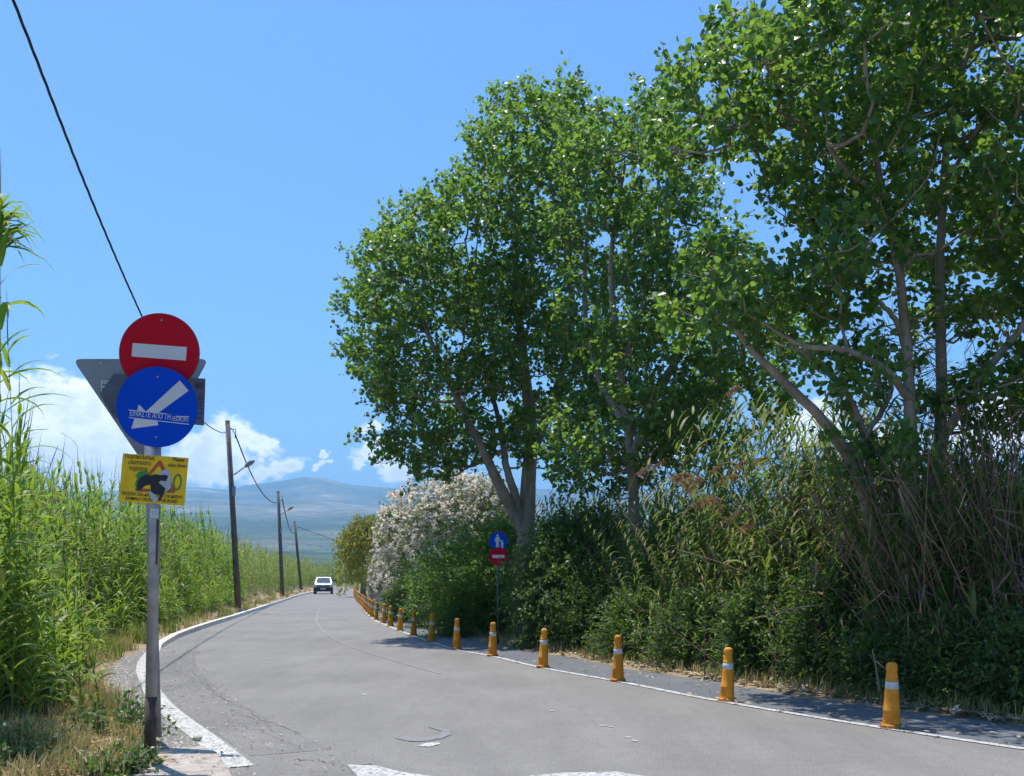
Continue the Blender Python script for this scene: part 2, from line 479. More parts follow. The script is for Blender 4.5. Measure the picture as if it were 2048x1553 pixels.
M['bright'] = foliage('bright_shrub_leaf', [(0.045, 0.12, 0.018), (0.07, 0.17, 0.022), (0.11, 0.215, 0.03)], (0.32, 0.52, 0.05), 0.4, 0.5, 0.3)
M['oleander'] = foliage('oleander_leaf', [(0.05, 0.085, 0.032), (0.08, 0.12, 0.04), (0.13, 0.165, 0.06)], (0.24, 0.38, 0.06), 0.3, 0.45, 0.35)
M['petal'] = foliage('oleander_petal', [(0.78, 0.64, 0.55), (0.86, 0.75, 0.65), (0.9, 0.82, 0.73), (0.88, 0.8, 0.68)], (0.9, 0.8, 0.7), 0.35, 0.6, 0.2)
M['lilac'] = foliage('lilac_petal', [(0.50, 0.42, 0.60), (0.60, 0.52, 0.68), (0.66, 0.60, 0.72)], (0.6, 0.5, 0.7), 0.3, 0.6, 0.2)
M['willow'] = foliage('olive_tree_leaf', [(0.17, 0.18, 0.03), (0.28, 0.26, 0.045), (0.38, 0.32, 0.06), (0.14, 0.19, 0.03)], (0.55, 0.55, 0.08), 0.42, 0.6, 0.2)
M['reed'] = foliage('reed_leaf', [(0.05, 0.125, 0.018), (0.08, 0.18, 0.022), (0.12, 0.23, 0.028), (0.18, 0.265, 0.04), (0.36, 0.33, 0.12)], (0.42, 0.6, 0.05), 0.38, 0.45, 0.2)
M['reed_far'] = foliage('reed_leaf_far', [(0.06, 0.13, 0.022), (0.1, 0.18, 0.028), (0.15, 0.22, 0.036), (0.21, 0.24, 0.05), (0.3, 0.26, 0.1)], (0.36, 0.48, 0.06), 0.36, 0.5, 0.25)
M['reed_right'] = foliage('reed_leaf_right', [(0.04, 0.105, 0.022), (0.065, 0.145, 0.03), (0.12, 0.185, 0.042), (0.22, 0.21, 0.07), (0.32, 0.21, 0.11)], (0.32, 0.46, 0.06), 0.36, 0.5, 0.25)  # right-hand reeds: leaf tints from green through olive to straw brown
M['plume'] = foliage('reed_plume', [(0.28, 0.16, 0.08), (0.4, 0.24, 0.12), (0.5, 0.33, 0.18)], (0.5, 0.33, 0.16), 0.4, 0.8, 0.1)
M['cane'] = foliage('dead_cane', [(0.14, 0.08, 0.055), (0.22, 0.13, 0.09), (0.32, 0.215, 0.15), (0.18, 0.105, 0.075)], (0.22, 0.14, 0.09), 0.1, 0.75, 0.15)
M['grass'] = foliage('verge_grass', [(0.2, 0.19, 0.05), (0.33, 0.27, 0.09), (0.44, 0.35, 0.14), (0.52, 0.42, 0.2), (0.56, 0.47, 0.26)], (0.55, 0.48, 0.16), 0.3, 0.6, 0.2)
M['grass_green'] = foliage('verge_grass_green', [(0.07, 0.13, 0.022), (0.11, 0.18, 0.03), (0.18, 0.22, 0.04), (0.3, 0.26, 0.09)], (0.36, 0.5, 0.07), 0.32, 0.55, 0.2)
M['straw'] = foliage('straw', [(0.32, 0.235, 0.13), (0.44, 0.335, 0.19), (0.55, 0.44, 0.28), (0.26, 0.165, 0.09)], (0.45, 0.35, 0.2), 0.15, 0.75, 0.2)
M['litter'] = foliage('fallen_leaf', [(0.26, 0.18, 0.10), (0.40, 0.31, 0.19), (0.5, 0.44, 0.33), (0.13, 0.08, 0.045)], (0.4, 0.3, 0.15), 0.1, 0.75, 0.2)
M['weed'] = foliage('weed_leaf', [(0.05, 0.10, 0.028), (0.08, 0.145, 0.036), (0.12, 0.185, 0.05)], (0.25, 0.42, 0.06), 0.3, 0.45)
M['car_paint'] = plain('silver_car_paint', (0.42, 0.45, 0.50), 0.35, 0.3, var=0.03, scale=2)
M['car_black'] = plain('black_plastic', (0.015, 0.016, 0.018), 0.55)
M['car_glass'] = plain('dark_glass', (0.03, 0.04, 0.055), 0.06, spec=0.9)
M['car_lamp'] = plain('headlamp_glass', (0.55, 0.56, 0.58), 0.15, 0.3)
M['tyre'] = plain('tyre', (0.018, 0.018, 0.018), 0.85)
M['rim'] = plain('wheel_rim', (0.4, 0.41, 0.42), 0.35, 0.7)
M['stone'] = plain('pale_stone', (0.45, 0.4, 0.33), 0.95, var=0.3, scale=9, bmp=0.5)

# ------------------------------------------------------------------ plan of the road
LEFT = [(8.5, -2.11), (9.66, -2.70), (11.0, -3.44), (12.86, -4.36), (14.7, -5.13), (18.1, -6.5), (22.8, -7.95), (26.7, -8.87), (33, -9.95), (40.8, -11.15),
        (52, -13.0), (64.6, -15.05), (80, -17.6), (94, -19.9), (110, -22.2), (130, -25.0), (150, -27.2), (166, -28.0)]
RIGHT = [(6.0, 7.2), (8.2, 5.45), (10.47, 3.97), (12.86, 2.68), (15.35, 1.63), (17.7, 0.55), (20.4, -0.40), (22.3, -1.24), (25.2, -2.04), (27.9, -2.75), (30.7, -3.44),
         (33.3, -4.05), (35.6, -4.6), (38.3, -5.2), (46, -6.6), (55, -8.15), (70, -10.75), (86, -13.4), (110, -17.3), (130, -20.3), (148, -22.6)]
LY = np.array([p[0] for p in LEFT]); LX = np.array([p[1] for p in LEFT])
RY = np.array([p[0] for p in RIGHT]); RX = np.array([p[1] for p in RIGHT])
def xl(y): return np.interp(y, [2, 4.5, 6.5, 7.8] + list(LY), [-8.0, -4.4, -2.9, -2.25] + list(LX))
def xr(y): return np.interp(y, RY, RX)
def strip(y0, y1, n, fa, fb, z, geo=None, za=None):
    """ribbon between two curves x=fa(y), x=fb(y)"""
    g = geo or Geo()
    ys = np.linspace(y0, y1, n)
    V = []
    for y in ys:
        V.append((fa(y), y, z)); V.append((fb(y), y, z if za is None else za))
    return g.add(V, [(2 * i, 2 * i + 1, 2 * i + 3, 2 * i + 2) for i in range(n - 1)])

ground = Geo().add([(-13000, -9000, -0.05), (13000, -9000, -0.05), (13000, 13000, -0.05), (-13000, 13000, -0.05)], [(0, 1, 2, 3)]).build('ground', M['ground'])
tag(ground, 'wide flat ground beyond the road', kind='structure')

left_pts = [(float(x) - 1.6, float(y)) for y, x in zip(LY, LX)]
right_pts = [(float(x) + 0.05, float(y)) for y, x in zip(RY, RX)]
road_poly = [(-30, -12), (30, -12), (30, 3.5), (8.6, 4.4)] + right_pts + [(-21.0, 158), (-14, 163), (10, 166), (10, 173), (-20, 172)] + left_pts[::-1] + [(-30, 8.5)]
road = Geo().sheet(road_poly, 0.0).build('road', M['asphalt'])
tag(road, 'grey curving asphalt road sweeping away to the left', kind='structure')
PATHW = 1.35
path_poly = [(float(x) + 0.05, float(y)) for y, x in zip(RY, RX)]
def normal_off(ys, xs, d):
    out = []
    for i in range(len(ys)):
        a, b = max(0, i - 1), min(len(ys) - 1, i + 1)
        t = Vector((xs[b] - xs[a], ys[b] - ys[a])).normalized()
        out.append((xs[i] + t.y * d, ys[i] - t.x * d))
    return out
path_far = normal_off(RY, RX, PATHW)
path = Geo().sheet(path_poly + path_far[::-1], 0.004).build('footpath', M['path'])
tag(path, 'dark narrow footpath behind the row of orange bollards', kind='structure')
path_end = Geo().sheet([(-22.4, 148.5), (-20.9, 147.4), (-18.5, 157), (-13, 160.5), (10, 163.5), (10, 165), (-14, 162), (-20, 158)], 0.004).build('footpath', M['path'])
tag(path_end, 'far bend of the footpath turning right', kind='structure')

# edge line under the bollards, broken and worn
g = Geo()
pa, pb = normal_off(RY, RX, -0.09), normal_off(RY, RX, 0.03)
sa, sb = spline(pa, 220), spline(pb, 220)
V = np.empty((440, 3)); V[0::2, :2] = sa; V[1::2, :2] = sb; V[:, 2] = 0.008
g.add(V, [(2 * i, 2 * i + 1, 2 * i + 3, 2 * i + 2) for i in range(219)])
o = g.build('edge_line', M['thin_line'], road)
# painted band at the left edge (near part) and the white band widening to its end
def left_line(off0, off1, y0, y1, n, z, mat, name):
    ys = np.linspace(y0, y1, n); xs = xl(ys)
    xs = np.convolve(np.pad(xs, 6, mode='reflect', reflect_type='odd'), np.ones(13) / 13, 'valid')
    A, B = normal_off(ys, xs, off0), normal_off(ys, xs, off1)
    V = []
    for a, b in zip(A, B): V += [(a[0], a[1], z), (b[0], b[1], z)]
    return Geo().add(V, [(2 * i, 2 * i + 1, 2 * i + 3, 2 * i + 2) for i in range(n - 1)]).build(name, mat, road)
left_line(-0.26, -0.02, 8.45, 22.6, 60, 0.008, M['white_line'], 'edge_band')
left_line(-1.25, 0.0, 8.0, 24.0, 60, 0.002, M['worn'], 'worn_margin')
left_line(0.02, 0.75, 8.9, 26.0, 60, 0.0022, M['worn'], 'worn_margin')
# stop line pieces at the bottom of the view, faint centre line, paint marks
def mark(name, px, mat, z=0.006):
    return Geo().sheet([tuple(G(x, y))[:2] for x, y in px], z).build(name, mat, road)
mark('stop_line', [(693, 1531), (752, 1533), (800, 1545), (905, 1560), (900, 1600), (760, 1600)], M['white_line'])
mark('stop_line', [(1060, 1553), (1130, 1547), (1235, 1545), (1300, 1556), (1290, 1600), (1040, 1600)], M['white_line'])
mark('paint_mark', [(834, 1494), (850, 1488), (878, 1486), (880, 1490), (858, 1495)], M['white_line'])
arc = [(790, 1478), (820, 1484), (850, 1484), (885, 1478), (903, 1470), (898, 1461), (870, 1455), (856, 1455), (885, 1464), (880, 1471), (850, 1476), (815, 1474)]
mark('paint_mark', arc, M['blue_paint'])
for px in ([(1195, 1451), (1215, 1450), (1217, 1453), (1198, 1454)], [(1216, 1453), (1226, 1453), (1228, 1456), (1218, 1456)], [(1248, 1473), (1262, 1474), (1265, 1478), (1250, 1477)],
           [(1262, 1479), (1278, 1482), (1276, 1486), (1262, 1483)], [(1098, 1421), (1108, 1421), (1108, 1424), (1099, 1424)], [(722, 1388), (735, 1389), (734, 1392), (722, 1391)]):
    cx_, cy_ = sum(p[0] for p in px) / 4, sum(p[1] for p in px) / 4
    mark('paint_mark', [(cx_ + (x - cx_) * 0.8, cy_ + (y - cy_) * 0.7) for x, y in px], M['flake'])
cl = spline([G(640, 1215), G(633, 1235), G(640, 1255), G(672, 1280), G(730, 1303), G(800, 1325), G(880, 1348)], 60)
def ribbon(pts, w, z):
    t = np.gradient(np.asarray(pts)[:, :2], axis=0); t /= np.linalg.norm(t, axis=1, keepdims=True)
    nrm = np.stack([t[:, 1], -t[:, 0]], 1)
    w = np.broadcast_to(w, (len(pts),))[:, None]
    V = np.empty((2 * len(pts), 3)); V[0::2, :2] = pts[:, :2] - nrm * w / 2; V[1::2, :2] = pts[:, :2] + nrm * w / 2; V[:, 2] = z
    return Geo().add(V, [(2 * i, 2 * i + 1, 2 * i + 3, 2 * i + 2) for i in range(len(pts) - 1)])
ribbon(cl, 0.07, 0.005).build('centre_line', M['faint_line'], road)
rng = np.random.default_rng(3)
def crack(px, w=0.018, jit=0.05):
    w *= 0.4
    p = spline([G(x, y) for x, y in px], 70)
    n = np.cumsum(rng.normal(0, jit * 0.35, (70, 2)), 0); n -= np.linspace(0, 1, 70)[:, None] * n[-1]
    p[:, :2] += n + rng.normal(0, jit * 0.25, (70, 2))
    ribbon(p, w * (0.3 + 1.2 * rng.random(70)), 0.0055).build('crack', M['crack'], road)
crack([(415, 1262), (395, 1285), (390, 1320), (400, 1345), (440, 1385), (520, 1430), (600, 1470)])
crack([(380, 1290), (350, 1335), (385, 1360), (440, 1410), (500, 1440), (545, 1465)], 0.014)
crack([(590, 1521), (630, 1522), (700, 1532), (740, 1533)], 0.02)
crack([(430, 1425), (480, 1452), (530, 1468), (605, 1500)], 0.014)
crack([(330, 1375), (360, 1372), (378, 1377)], 0.012)
# kerb at the left edge
def make_kerb():
    ys = np.concatenate([np.linspace(21.6, 23.2, 5), np.linspace(24, 165, 120)])
    xs = xl(ys)
    h = np.interp(ys, [21.6, 23.2, 30], [0.015, 0.10, 0.13])
    prof = [(0.04, 0.0), (0.02, 1.0), (-0.16, 1.0), (-0.18, 0.0)]
    V = []
    offs = [normal_off(ys, xs, d) for d, _ in prof]
    for i in range(len(ys)):
        for j, (_, hh) in enumerate(prof): V.append((offs[j][i][0], offs[j][i][1], -0.02 + hh * (h[i] + 0.02)))
    q = [(i * 4 + j, i * 4 + j + 1, i * 4 + j + 5, i * 4 + j + 4) for i in range(len(ys) - 1) for j in range(3)]
    g = Geo().add(V, q); g.add(V[:4], [(0, 1, 2, 3)]); g.flat = True
    o = g.build('kerb', M['kerb'])
    tag(o, 'pale concrete kerb along the left edge of the road', kind='structure')
make_kerb()

# left verge, a low earth bank rising into the reeds
def vh(x, y):
    return 0.05 * np.sin(x * 1.7 + y * 0.6) * np.sin(y * 1.1 - x) + 0.03 * np.sin(x * 4.1) * np.sin(y * 3.3)
def verge_edge(y): return xl(y) - np.interp(y, [6, 8.5, 12, 16, 20, 23, 30], [0.55, 0.75, 0.75, 0.75, 0.6, 0.2, 0.18])
def verge_z(x, y):
    d = np.maximum(0, verge_edge(y) - x)
    return 0.012 + np.minimum(d / 0.5, 1) * 0.05 + np.clip((d - 0.8) / 5, 0, 1) * 0.5 + np.minimum(d, 1) * (vh(x, y) * 0.5 + 0.02)
def make_verge():
    ys = np.concatenate([np.linspace(-6, 30, 120), np.linspace(31, 175, 90)])
    ts = np.array([0, 0.08, 0.2, 0.4, 0.7, 1.0, 1.4, 1.9, 2.5, 3.2, 4.2, 6, 9, 14])
    V = []
    for y in ys:
        e = verge_edge(y) + 0.06 * math.sin(y * 3.1) + 0.05 * math.sin(y * 7.7)
        for t in ts: V.append((e - t, y, float(verge_z(e - t, y)) if t > 0 else -0.01))
    k = len(ts)
    q = [(i * k + j + 1, i * k + j, (i + 1) * k + j, (i + 1) * k + j + 1) for i in range(len(ys) - 1) for j in range(k - 1)]
    o = Geo().add(V, q).build('left_verge', M['soil'], smooth=True)
    tag(o, 'dry earth verge under the reeds on the left', kind='structure')
make_verge()
def make_right_verge():
    f = normal_off(RY, RX, PATHW - 0.08)
    fs = spline(f, 160)
    fo = spline(normal_off(RY, RX, PATHW + 9), 160)
    V = []
    for i in range(160):
        w = 0.07 * math.sin(i * 1.3) + 0.06 * math.sin(i * 0.47)
        for t, z in ((0, 0.0), (0.03, 0.03), (0.1, 0.05), (0.35, 0.09), (1, 0.12)):
            p = fs[i] * (1 - t) + fo[i] * t
            V.append((p[0] + w * (t < 0.05), p[1], z + 0.006))
    q = [(i * 5 + j, i * 5 + j + 1, i * 5 + j + 6, i * 5 + j + 5) for i in range(159) for j in range(4)]
    o = Geo().add(V, q).build('right_verge', M['soil'], smooth=True)
    tag(o, 'dusty earth strip below the thicket on the right', kind='structure')
make_right_verge()
# concrete pad round the sign post
pad = [G(x, y) for x, y in [(236, 1560), (262, 1530), (288, 1514), (330, 1506), (400, 1500), (432, 1512), (452, 1540), (470, 1575), (240, 1580)]]
g = Geo()
k = len(pad)
V = [(p.x, p.y, 0.035) for p in pad] + [(p.x * 1.004, p.y - 0.02, -0.01) for p in pad]
tt = tessellate_polygon([[Vector((p.x, p.y, 0)) for p in pad]])
g.add(V, [(i, (i + 1) % k, k + (i + 1) % k, k + i) for i in range(k)], tt)
g.flat = True
me = g.mesh('concrete_pad')
o = link('concrete_pad', me, M['concrete']); tag(o, 'cracked pale concrete pad at the foot of the sign post', kind='structure')

# ------------------------------------------------------------------ far hills and town
def make_hills():
    rng = np.random.default_rng(5)
    xs = np.concatenate([np.linspace(-3600, 200, 60), np.linspace(220, 900, 120), np.linspace(930, 5600, 70)])
    rows = [(420, None), (900, None), (1500, None), (2200, None), (2700, None), (3300, None), (4000, None), (4800, None), (5600, None), (6500, 'mid'),
            (7200, None), (8200, None), (9500, 'ridge'), (10200, None), (11500, None)]
    far = np.interp(xs, [-3600, -1500, -600, 0, 300, 400, 460, 490, 560, 610, 650, 690, 760, 820, 1000, 1400, 2100, 3200, 5600],
                    [1040, 1000, 960, 985, 982, 974, 982, 971, 963, 954, 957, 968, 975, 982, 975, 990, 970, 1000, 1040])
    mid = np.interp(xs, [-3600, -600, 0, 300, 380, 450, 520, 600, 640, 700, 800, 1200, 2000, 5600],
                    [1070, 1010, 1015, 1008, 996, 1000, 1008, 998, 1001, 1010, 1015, 1005, 1020, 1070])
    def wob(a, f, s): return a * (np.sin(xs * f + s) + 0.5 * np.sin(xs * f * 2.3 + s * 2) + 0.3 * np.sin(xs * f * 5.1 + s * 3))
    V = []
    for i, (Y, _) in enumerate(rows):
        if Y <= 5600:
            y = np.interp(Y, [420, 900, 1500, 2200, 2700, 3300, 4000, 4800, 5600], [1159, 1137, 1120, 1104, 1090, 1072, 1056, 1040, 1022]) + wob(2.2, 0.013, i * 1.7)
        elif Y == 6500: y = mid + wob(0.8, 0.05, 1)
        elif Y == 7200: y = mid + 12
        elif Y == 8200: y = far * 0.5 + mid * 0.5 + wob(2, 0.02, 3)
        elif Y == 9500: y = far + wob(0.7, 0.06, 2)
        elif Y == 10200: y = far + 25
        else: y = far * 0 + 1159
        for x, yy in zip(xs, y):
            p = P(x, min(yy, 1159.5), Y)
            V.append((p.x, p.y, p.z))
    n = len(xs)
    q = [(i * n + j, i * n + j + 1, (i + 1) * n + j + 1, (i + 1) * n + j) for i in range(len(rows) - 1) for j in range(n - 1)]
    o = Geo().add(V, q).build('hills', M['hill'], smooth=True)
    tag(o, 'blue hazy mountain ridge and hills on the horizon', kind='structure')
    return o
hills = make_hills()
def make_town():
    rng = random.Random(8)
    g = Geo(); g.box((0, 0, 3), (12, 10, 6.4))
    wall = g.mesh('house'); wall.materials.append(M['house']); 
    g = Geo(); g.add([(-6.6, -5.6, 6.2), (6.6, -5.6, 6.2), (6.6, 5.6, 6.2), (-6.6, 5.6, 6.2), (-6.6, 0, 8.4), (6.6, 0, 8.4)], [(0, 1, 5, 4), (2, 3, 4, 5), (0, 3, 2, 1)], [(1, 2, 5), (3, 0, 4)])
    roof = g.mesh('roof'); roof.materials.append(M['roof'])
    for k in range(90):
        x, y = rng.uniform(545, 735), rng.uniform(1068, 1106)
        if k > 64: x, y = rng.uniform(480, 720), rng.uniform(1035, 1070)
        Y = float(np.interp(y, [1022, 1040, 1056, 1072, 1090, 1104, 1120], [5600, 4800, 4000, 3300, 2700, 2200, 1500]))
        p = P(x, y, Y)
        s = rng.uniform(0.35, 0.8)
        h = empty('house', (p.x, p.y, p.z - 2), (0, 0, rng.uniform(-0.5, 0.5)))
        h.scale = (s * rng.uniform(0.8, 1.8), s, s)
        tag(h, 'tiny pale house in the hazy valley town below the mountains', 'house', 'distant houses of the valley town')
        link('wall', wall, None, h)
        if rng.random() < 0.22: link('roof', roof, None, h)
make_town()
# ------------------------------------------------------------------ vegetation helpers
def unit(v): return v / (np.linalg.norm(v, axis=-1, keepdims=True) + 1e-9)

LEAF_ROUND = (np.array([(0, 0, 0), (-0.46, 0.30, 0.07), (-0.30, 0.78, 0.05), (0, 1.05, -0.06), (0.30, 0.78, 0.05), (0.46, 0.30, 0.07)]), [(0, 3, 2, 1), (0, 5, 4, 3)])
LEAF_OVAL = (np.array([(0, 0, 0), (-0.27, 0.4, 0.05), (0, 1.0, -0.05), (0.27, 0.4, 0.05)]), [(0, 3, 2, 1)])
LEAF_LONG = (np.array([(0, 0, 0), (-0.11, 0.4, 0.02), (0, 1.0, -0.06), (0.11, 0.4, 0.02)]), [(0, 3, 2, 1)])
PETALS = (np.array([(0, 0, 0), (-0.5, 0.35, 0.12), (-0.1, 0.75, 0.2), (0.5, 0.4, 0.1), (0.45, -0.35, 0.15), (0, -0.6, 0.1), (-0.5, -0.3, 0.18)]),
          [(0, 1, 2, 3), (0, 3, 4, 5), (0, 5, 6, 1)])

def leaves(geo, pos, d, nrm, size, tpl):
    """stamp one leaf per row"""
    T, Q = tpl
    d = unit(d); side = unit(np.cross(d, nrm)); n2 = np.cross(side, d)
    size = np.broadcast_to(size, (len(pos),))
    V = pos[:, None, :] + size[:, None, None] * (T[None, :, 0, None] * side[:, None, :] + T[None, :, 1, None] * d[:, None, :] + T[None, :, 2, None] * n2[:, None, :])
    k = len(T)
    Qa = (np.array(Q)[None] + (np.arange(len(pos)) * k)[:, None, None]).reshape(-1, 4)
    geo.add(V.reshape(-1, 3), Qa)

def twigs(geo, a, b, r):
    """thin three-sided twigs from a to b"""
    t = unit(b - a)
    ref = np.where(np.abs(t[:, 2:3]) > 0.9, np.array([[1.0, 0, 0]]), np.array([[0, 0, 1.0]]))
    u = unit(np.cross(t, ref)); w = np.cross(t, u)
    n = len(a); V = np.empty((n, 6, 3))
    r = np.broadcast_to(r, (n,))[:, None]
    for j in range(3):
        th = j * 2 * math.pi / 3
        off = (math.cos(th) * u + math.sin(th) * w)
        V[:, j] = a + off * r; V[:, 3 + j] = b + off * r * 0.45
    Q = np.array([(0, 1, 4, 3), (1, 2, 5, 4), (2, 0, 3, 5)])
    geo.add(V.reshape(-1, 3), (Q[None] + (np.arange(n) * 6)[:, None, None]).reshape(-1, 4))

def in_poly(x, y, poly):
    ins = np.zeros(len(x), bool); k = len(poly); j = k - 1
    dist = np.full(len(x), 1e9)
    for i in range(k):
        xi, yi = poly[i]; xj, yj = poly[j]
        c = ((yi > y) != (yj > y)) & (x < (xj - xi) * (y - yi) / (yj - yi + 1e-12) + xi)
        ins ^= c
        ex, ey = xj - xi, yj - yi
        t = np.clip(((x - xi) * ex + (y - yi) * ey) / (ex * ex + ey * ey + 1e-12), 0, 1)
        dist = np.minimum(dist, np.hypot(x - xi - t * ex, y - yi - t * ey))
        j = i
    return ins, dist

def poplar(name, label, Y0, base, outline, stems, holes, depth, spacing, leaf, mat, seed, ntw=7, nlf=10, bs=1.5, group=None, extra=()):
    """trunk with limbs, a branch graph grown through the crown's volume, and leafy twigs"""
    rng = np.random.default_rng(seed)
    root = empty(name, (0, 0, 0))
    b0 = P(base[0], 1159, Y0); root.location = (b0.x, Y0, 0)
    org = np.array((b0.x, Y0, 0.0))
    w = lambda x, y, dy=0: np.array(tuple(P(x, y, Y0 + dy))) 
    polys = [[(P(x, y, Y0).x, P(x, y, Y0).z) for x, y in ol] for ol in [outline] + list(extra)]
    xs, zs = [p[0] for q in polys for p in q], [p[1] for q in polys for p in q]
    hl = [(P(x, y, Y0).x, P(x, y, Y0).z, r * Y0 / F) for x, y, r in holes]
    n = 60000
    cand = np.stack([rng.uniform(min(xs), max(xs), n), rng.uniform(-depth, depth, n), rng.uniform(min(zs), max(zs), n)], 1)
    ins = np.zeros(n, bool); dist = np.zeros(n)
    for q in polys:
        i_, d_ = in_poly(cand[:, 0], cand[:, 2], q)
        ins |= i_; dist = np.where(i_, np.maximum(dist, d_), dist)
    ok = ins & (np.abs(cand[:, 1]) < depth * np.sqrt(np.clip(dist / 2.0, 0.02, 1)))
    for hx, hz, hr in hl: ok &= np.hypot(cand[:, 0] - hx, cand[:, 2] - hz) > hr
    cand = cand[ok]
    boughs = []
    for q in cand[:4000]:
        if all(np.sum((q - o) ** 2) > bs * bs * 0.8 for o in boughs): boughs.append(q)
    boughs = np.array(boughs); br_r = bs * rng.uniform(0.34, 0.63, len(boughs))
    near = np.full(len(cand), 9.0)
    for o, r_ in zip(boughs, br_r):
        dv = (cand - o) * np.array([1, 1, 1.2]); near = np.minimum(near, np.linalg.norm(dv, axis=1) / r_)
    cand = cand[near < 1.0]
    pts = []
    grid = {}
    for c in cand:
        key = tuple((c // spacing).astype(int))
        good = True
        for i in (-1, 0, 1):
            for j in (-1, 0, 1):
                for k in (-1, 0, 1):
                    for q in grid.get((key[0] + i, key[1] + j, key[2] + k), ()):
                        if np.sum((q - c) ** 2) < spacing * spacing * 0.72: good = False
        if good:
            grid.setdefault(key, []).append(c); pts.append(c)
    cl = np.array(pts); cl[:, 1] += Y0
    # branch graph: stems first, then every clump joins the best node nearer to the foot
    nodes, parent, rad = [], [], []
    trunk_geo = Geo()
    stem_nodes = []
    for st in stems:
        pl = spline([w(*p) for p in st['pts']], 14 + 4 * len(st['pts']))
        pl[1:-1] += rng.normal(0, 0.006, (len(pl) - 2, 3))
        rr = np.linspace(st['r'][0], st['r'][1], len(pl))
        g_ = Geo().tube(pl - org, rr, 9)
        g_.build('trunk' if st is stems[0] else 'limb', M['bark'], root, True)
        for p in pl[len(pl) // 4:]: stem_nodes.append(p)
    nodes = np.array(stem_nodes); ns = len(nodes)
    foot = np.array((b0.x, Y0, 2.0))
    order = np.argsort([np.min(np.sum((nodes - c) ** 2, 1)) for c in cl])
    cl = cl[order]
    allp = np.concatenate([nodes, cl]); par = np.full(len(allp), -1)
    for i in range(ns, len(allp)):
        q = allp[:i]; dv = allp[i] - q
        d = np.linalg.norm(dv, axis=1)
        cost = d * (1 + 0.9 * np.clip(-dv[:, 2] / (d + 1e-6) + 0.25, 0, 1.3))
        par[i] = int(np.argmin(cost))
    wt = np.ones(len(allp))
    for i in range(len(allp) - 1, ns - 1, -1): wt[par[i]] += wt[i]
    br = Geo()
    for i in range(ns, len(allp)):
        a, b = allp[par[i]], allp[i]
        r1 = 0.0055 * min(wt[i], 60) ** 0.5 + 0.003
        mid = (a + b) / 2 + rng.normal(0, 0.03, 3) - np.array([0, 0, 0.10 * np.linalg.norm(b - a)])
        br.tube(spline([a - org, mid - org, b - org], 5), np.linspace(r1 * 1.15, r1 * 0.85, 5), 5, cap=False)
    # twigs and leaves
    lg = Geo(); tg = Geo()
    nc = len(cl)
    A = np.repeat(cl, ntw, 0)
    out = unit(A - np.array([b0.x, Y0, 0]) - np.array([0, 0, 1.0]) * np.clip(A[:, 2:3] * 0.75, 3, 12))
    dirs = unit(rng.normal(0, 0.75, A.shape) + out * 0.55 + np.array([0, 0, 0.38]))
    ln = rng.uniform(0.18, 0.52, (len(A), 1)) * bs / 1.5
    A0 = A + rng.normal(0, spacing * 0.2, A.shape)
    B = A0 + dirs * ln
    twigs(tg, A0 - org, B - org, 0.006)
    t = rng.uniform(0.15, 1.08, (len(A), nlf, 1))
    pos = A0[:, None] + (B - A0)[:, None] * t + rng.normal(0, 0.055, (len(A), nlf, 3))
    pos = pos.reshape(-1, 3)
    dd = np.repeat(dirs, nlf, 0) * 0.5 + rng.normal(0, 0.6, pos.shape) + np.array([0, 0, -0.35])
    nn = rng.normal(0, 0.8, pos.shape) + np.array([0, -0.15, 0.55])
    sz = leaf * rng.uniform(0.65, 1.25, len(pos))
    leaves(lg, pos - org, dd, nn, sz, LEAF_ROUND)
    br.build('branches', M['bark'], root, True)['kind'] = 'stuff'
    tg.build('twigs', M['bark'], root)['kind'] = 'stuff'
    cr = lg.build('crown', mat, root); cr['kind'] = 'stuff'
    tag(root, label, 'tree', group)
    print(name, 'clumps', nc, 'leaves', len(pos))
    return root

A_OUT = [(668, 662), (690, 590), (703, 525), (745, 470), (790, 432), (850, 405), (880, 395), (895, 345), (935, 290), (968, 200), (1030, 190), (1090, 205), (1140, 170), (1190, 225), (1215, 400),
         (1235, 600), (1260, 800), (1180, 935), (1085, 965), (1010, 905), (960, 930), (880, 965), (800, 965), (735, 968), (770, 920), (760, 885), (800, 865), (740, 880), (700, 835), (676, 790), (690, 720)]
poplar('poplar_tree', 'tall round-leaved poplar behind the white oleander, forked trunk beside the round blue sign', 27.0, (1058, 0), A_OUT,
       [dict(pts=[(1062, 1276), (1055, 1180), (1052, 1090), (1056, 980), (1062, 860), (1045, 700), (1030, 520), (1040, 330)], r=(0.34, 0.05)),
        dict(pts=[(1052, 1070, 0.1), (1025, 1020, -0.2), (995, 965, -0.5), (975, 920, -0.7), (930, 830, -1), (870, 700, -1.2), (810, 560, -1.2)], r=(0.20, 0.04)),
        dict(pts=[(1045, 1055, 0), (1030, 990, -0.3), (1012, 930, -0.4), (1000, 850, 0.3), (960, 690, 0.6), (930, 480, 0.8)], r=(0.14, 0.03)),
        dict(pts=[(1060, 920, 0), (1110, 790, 0.4), (1145, 640, 0.6), (1130, 480, 0.4), (1140, 300, 0)], r=(0.15, 0.03))],
       [(1080, 860, 34), (1165, 560, 40), (1210, 500, 34), (1130, 900, 26)],
       2.9, 0.53, 0.115, M['poplar'], 21, 5, 11, bs=1.65, group='poplars along the footpath')
B_OUT = [(1120, 250), (1180, 225), (1230, 215), (1300, 195), (1345, 190), (1410, 320), (1430, 440), (1500, 500), (1590, 560), (1640, 680), (1600, 780), (1545, 860), (1440, 930), (1330, 965), (1230, 990), (1130, 985), (1090, 930), (1130, 600), (1100, 420)]
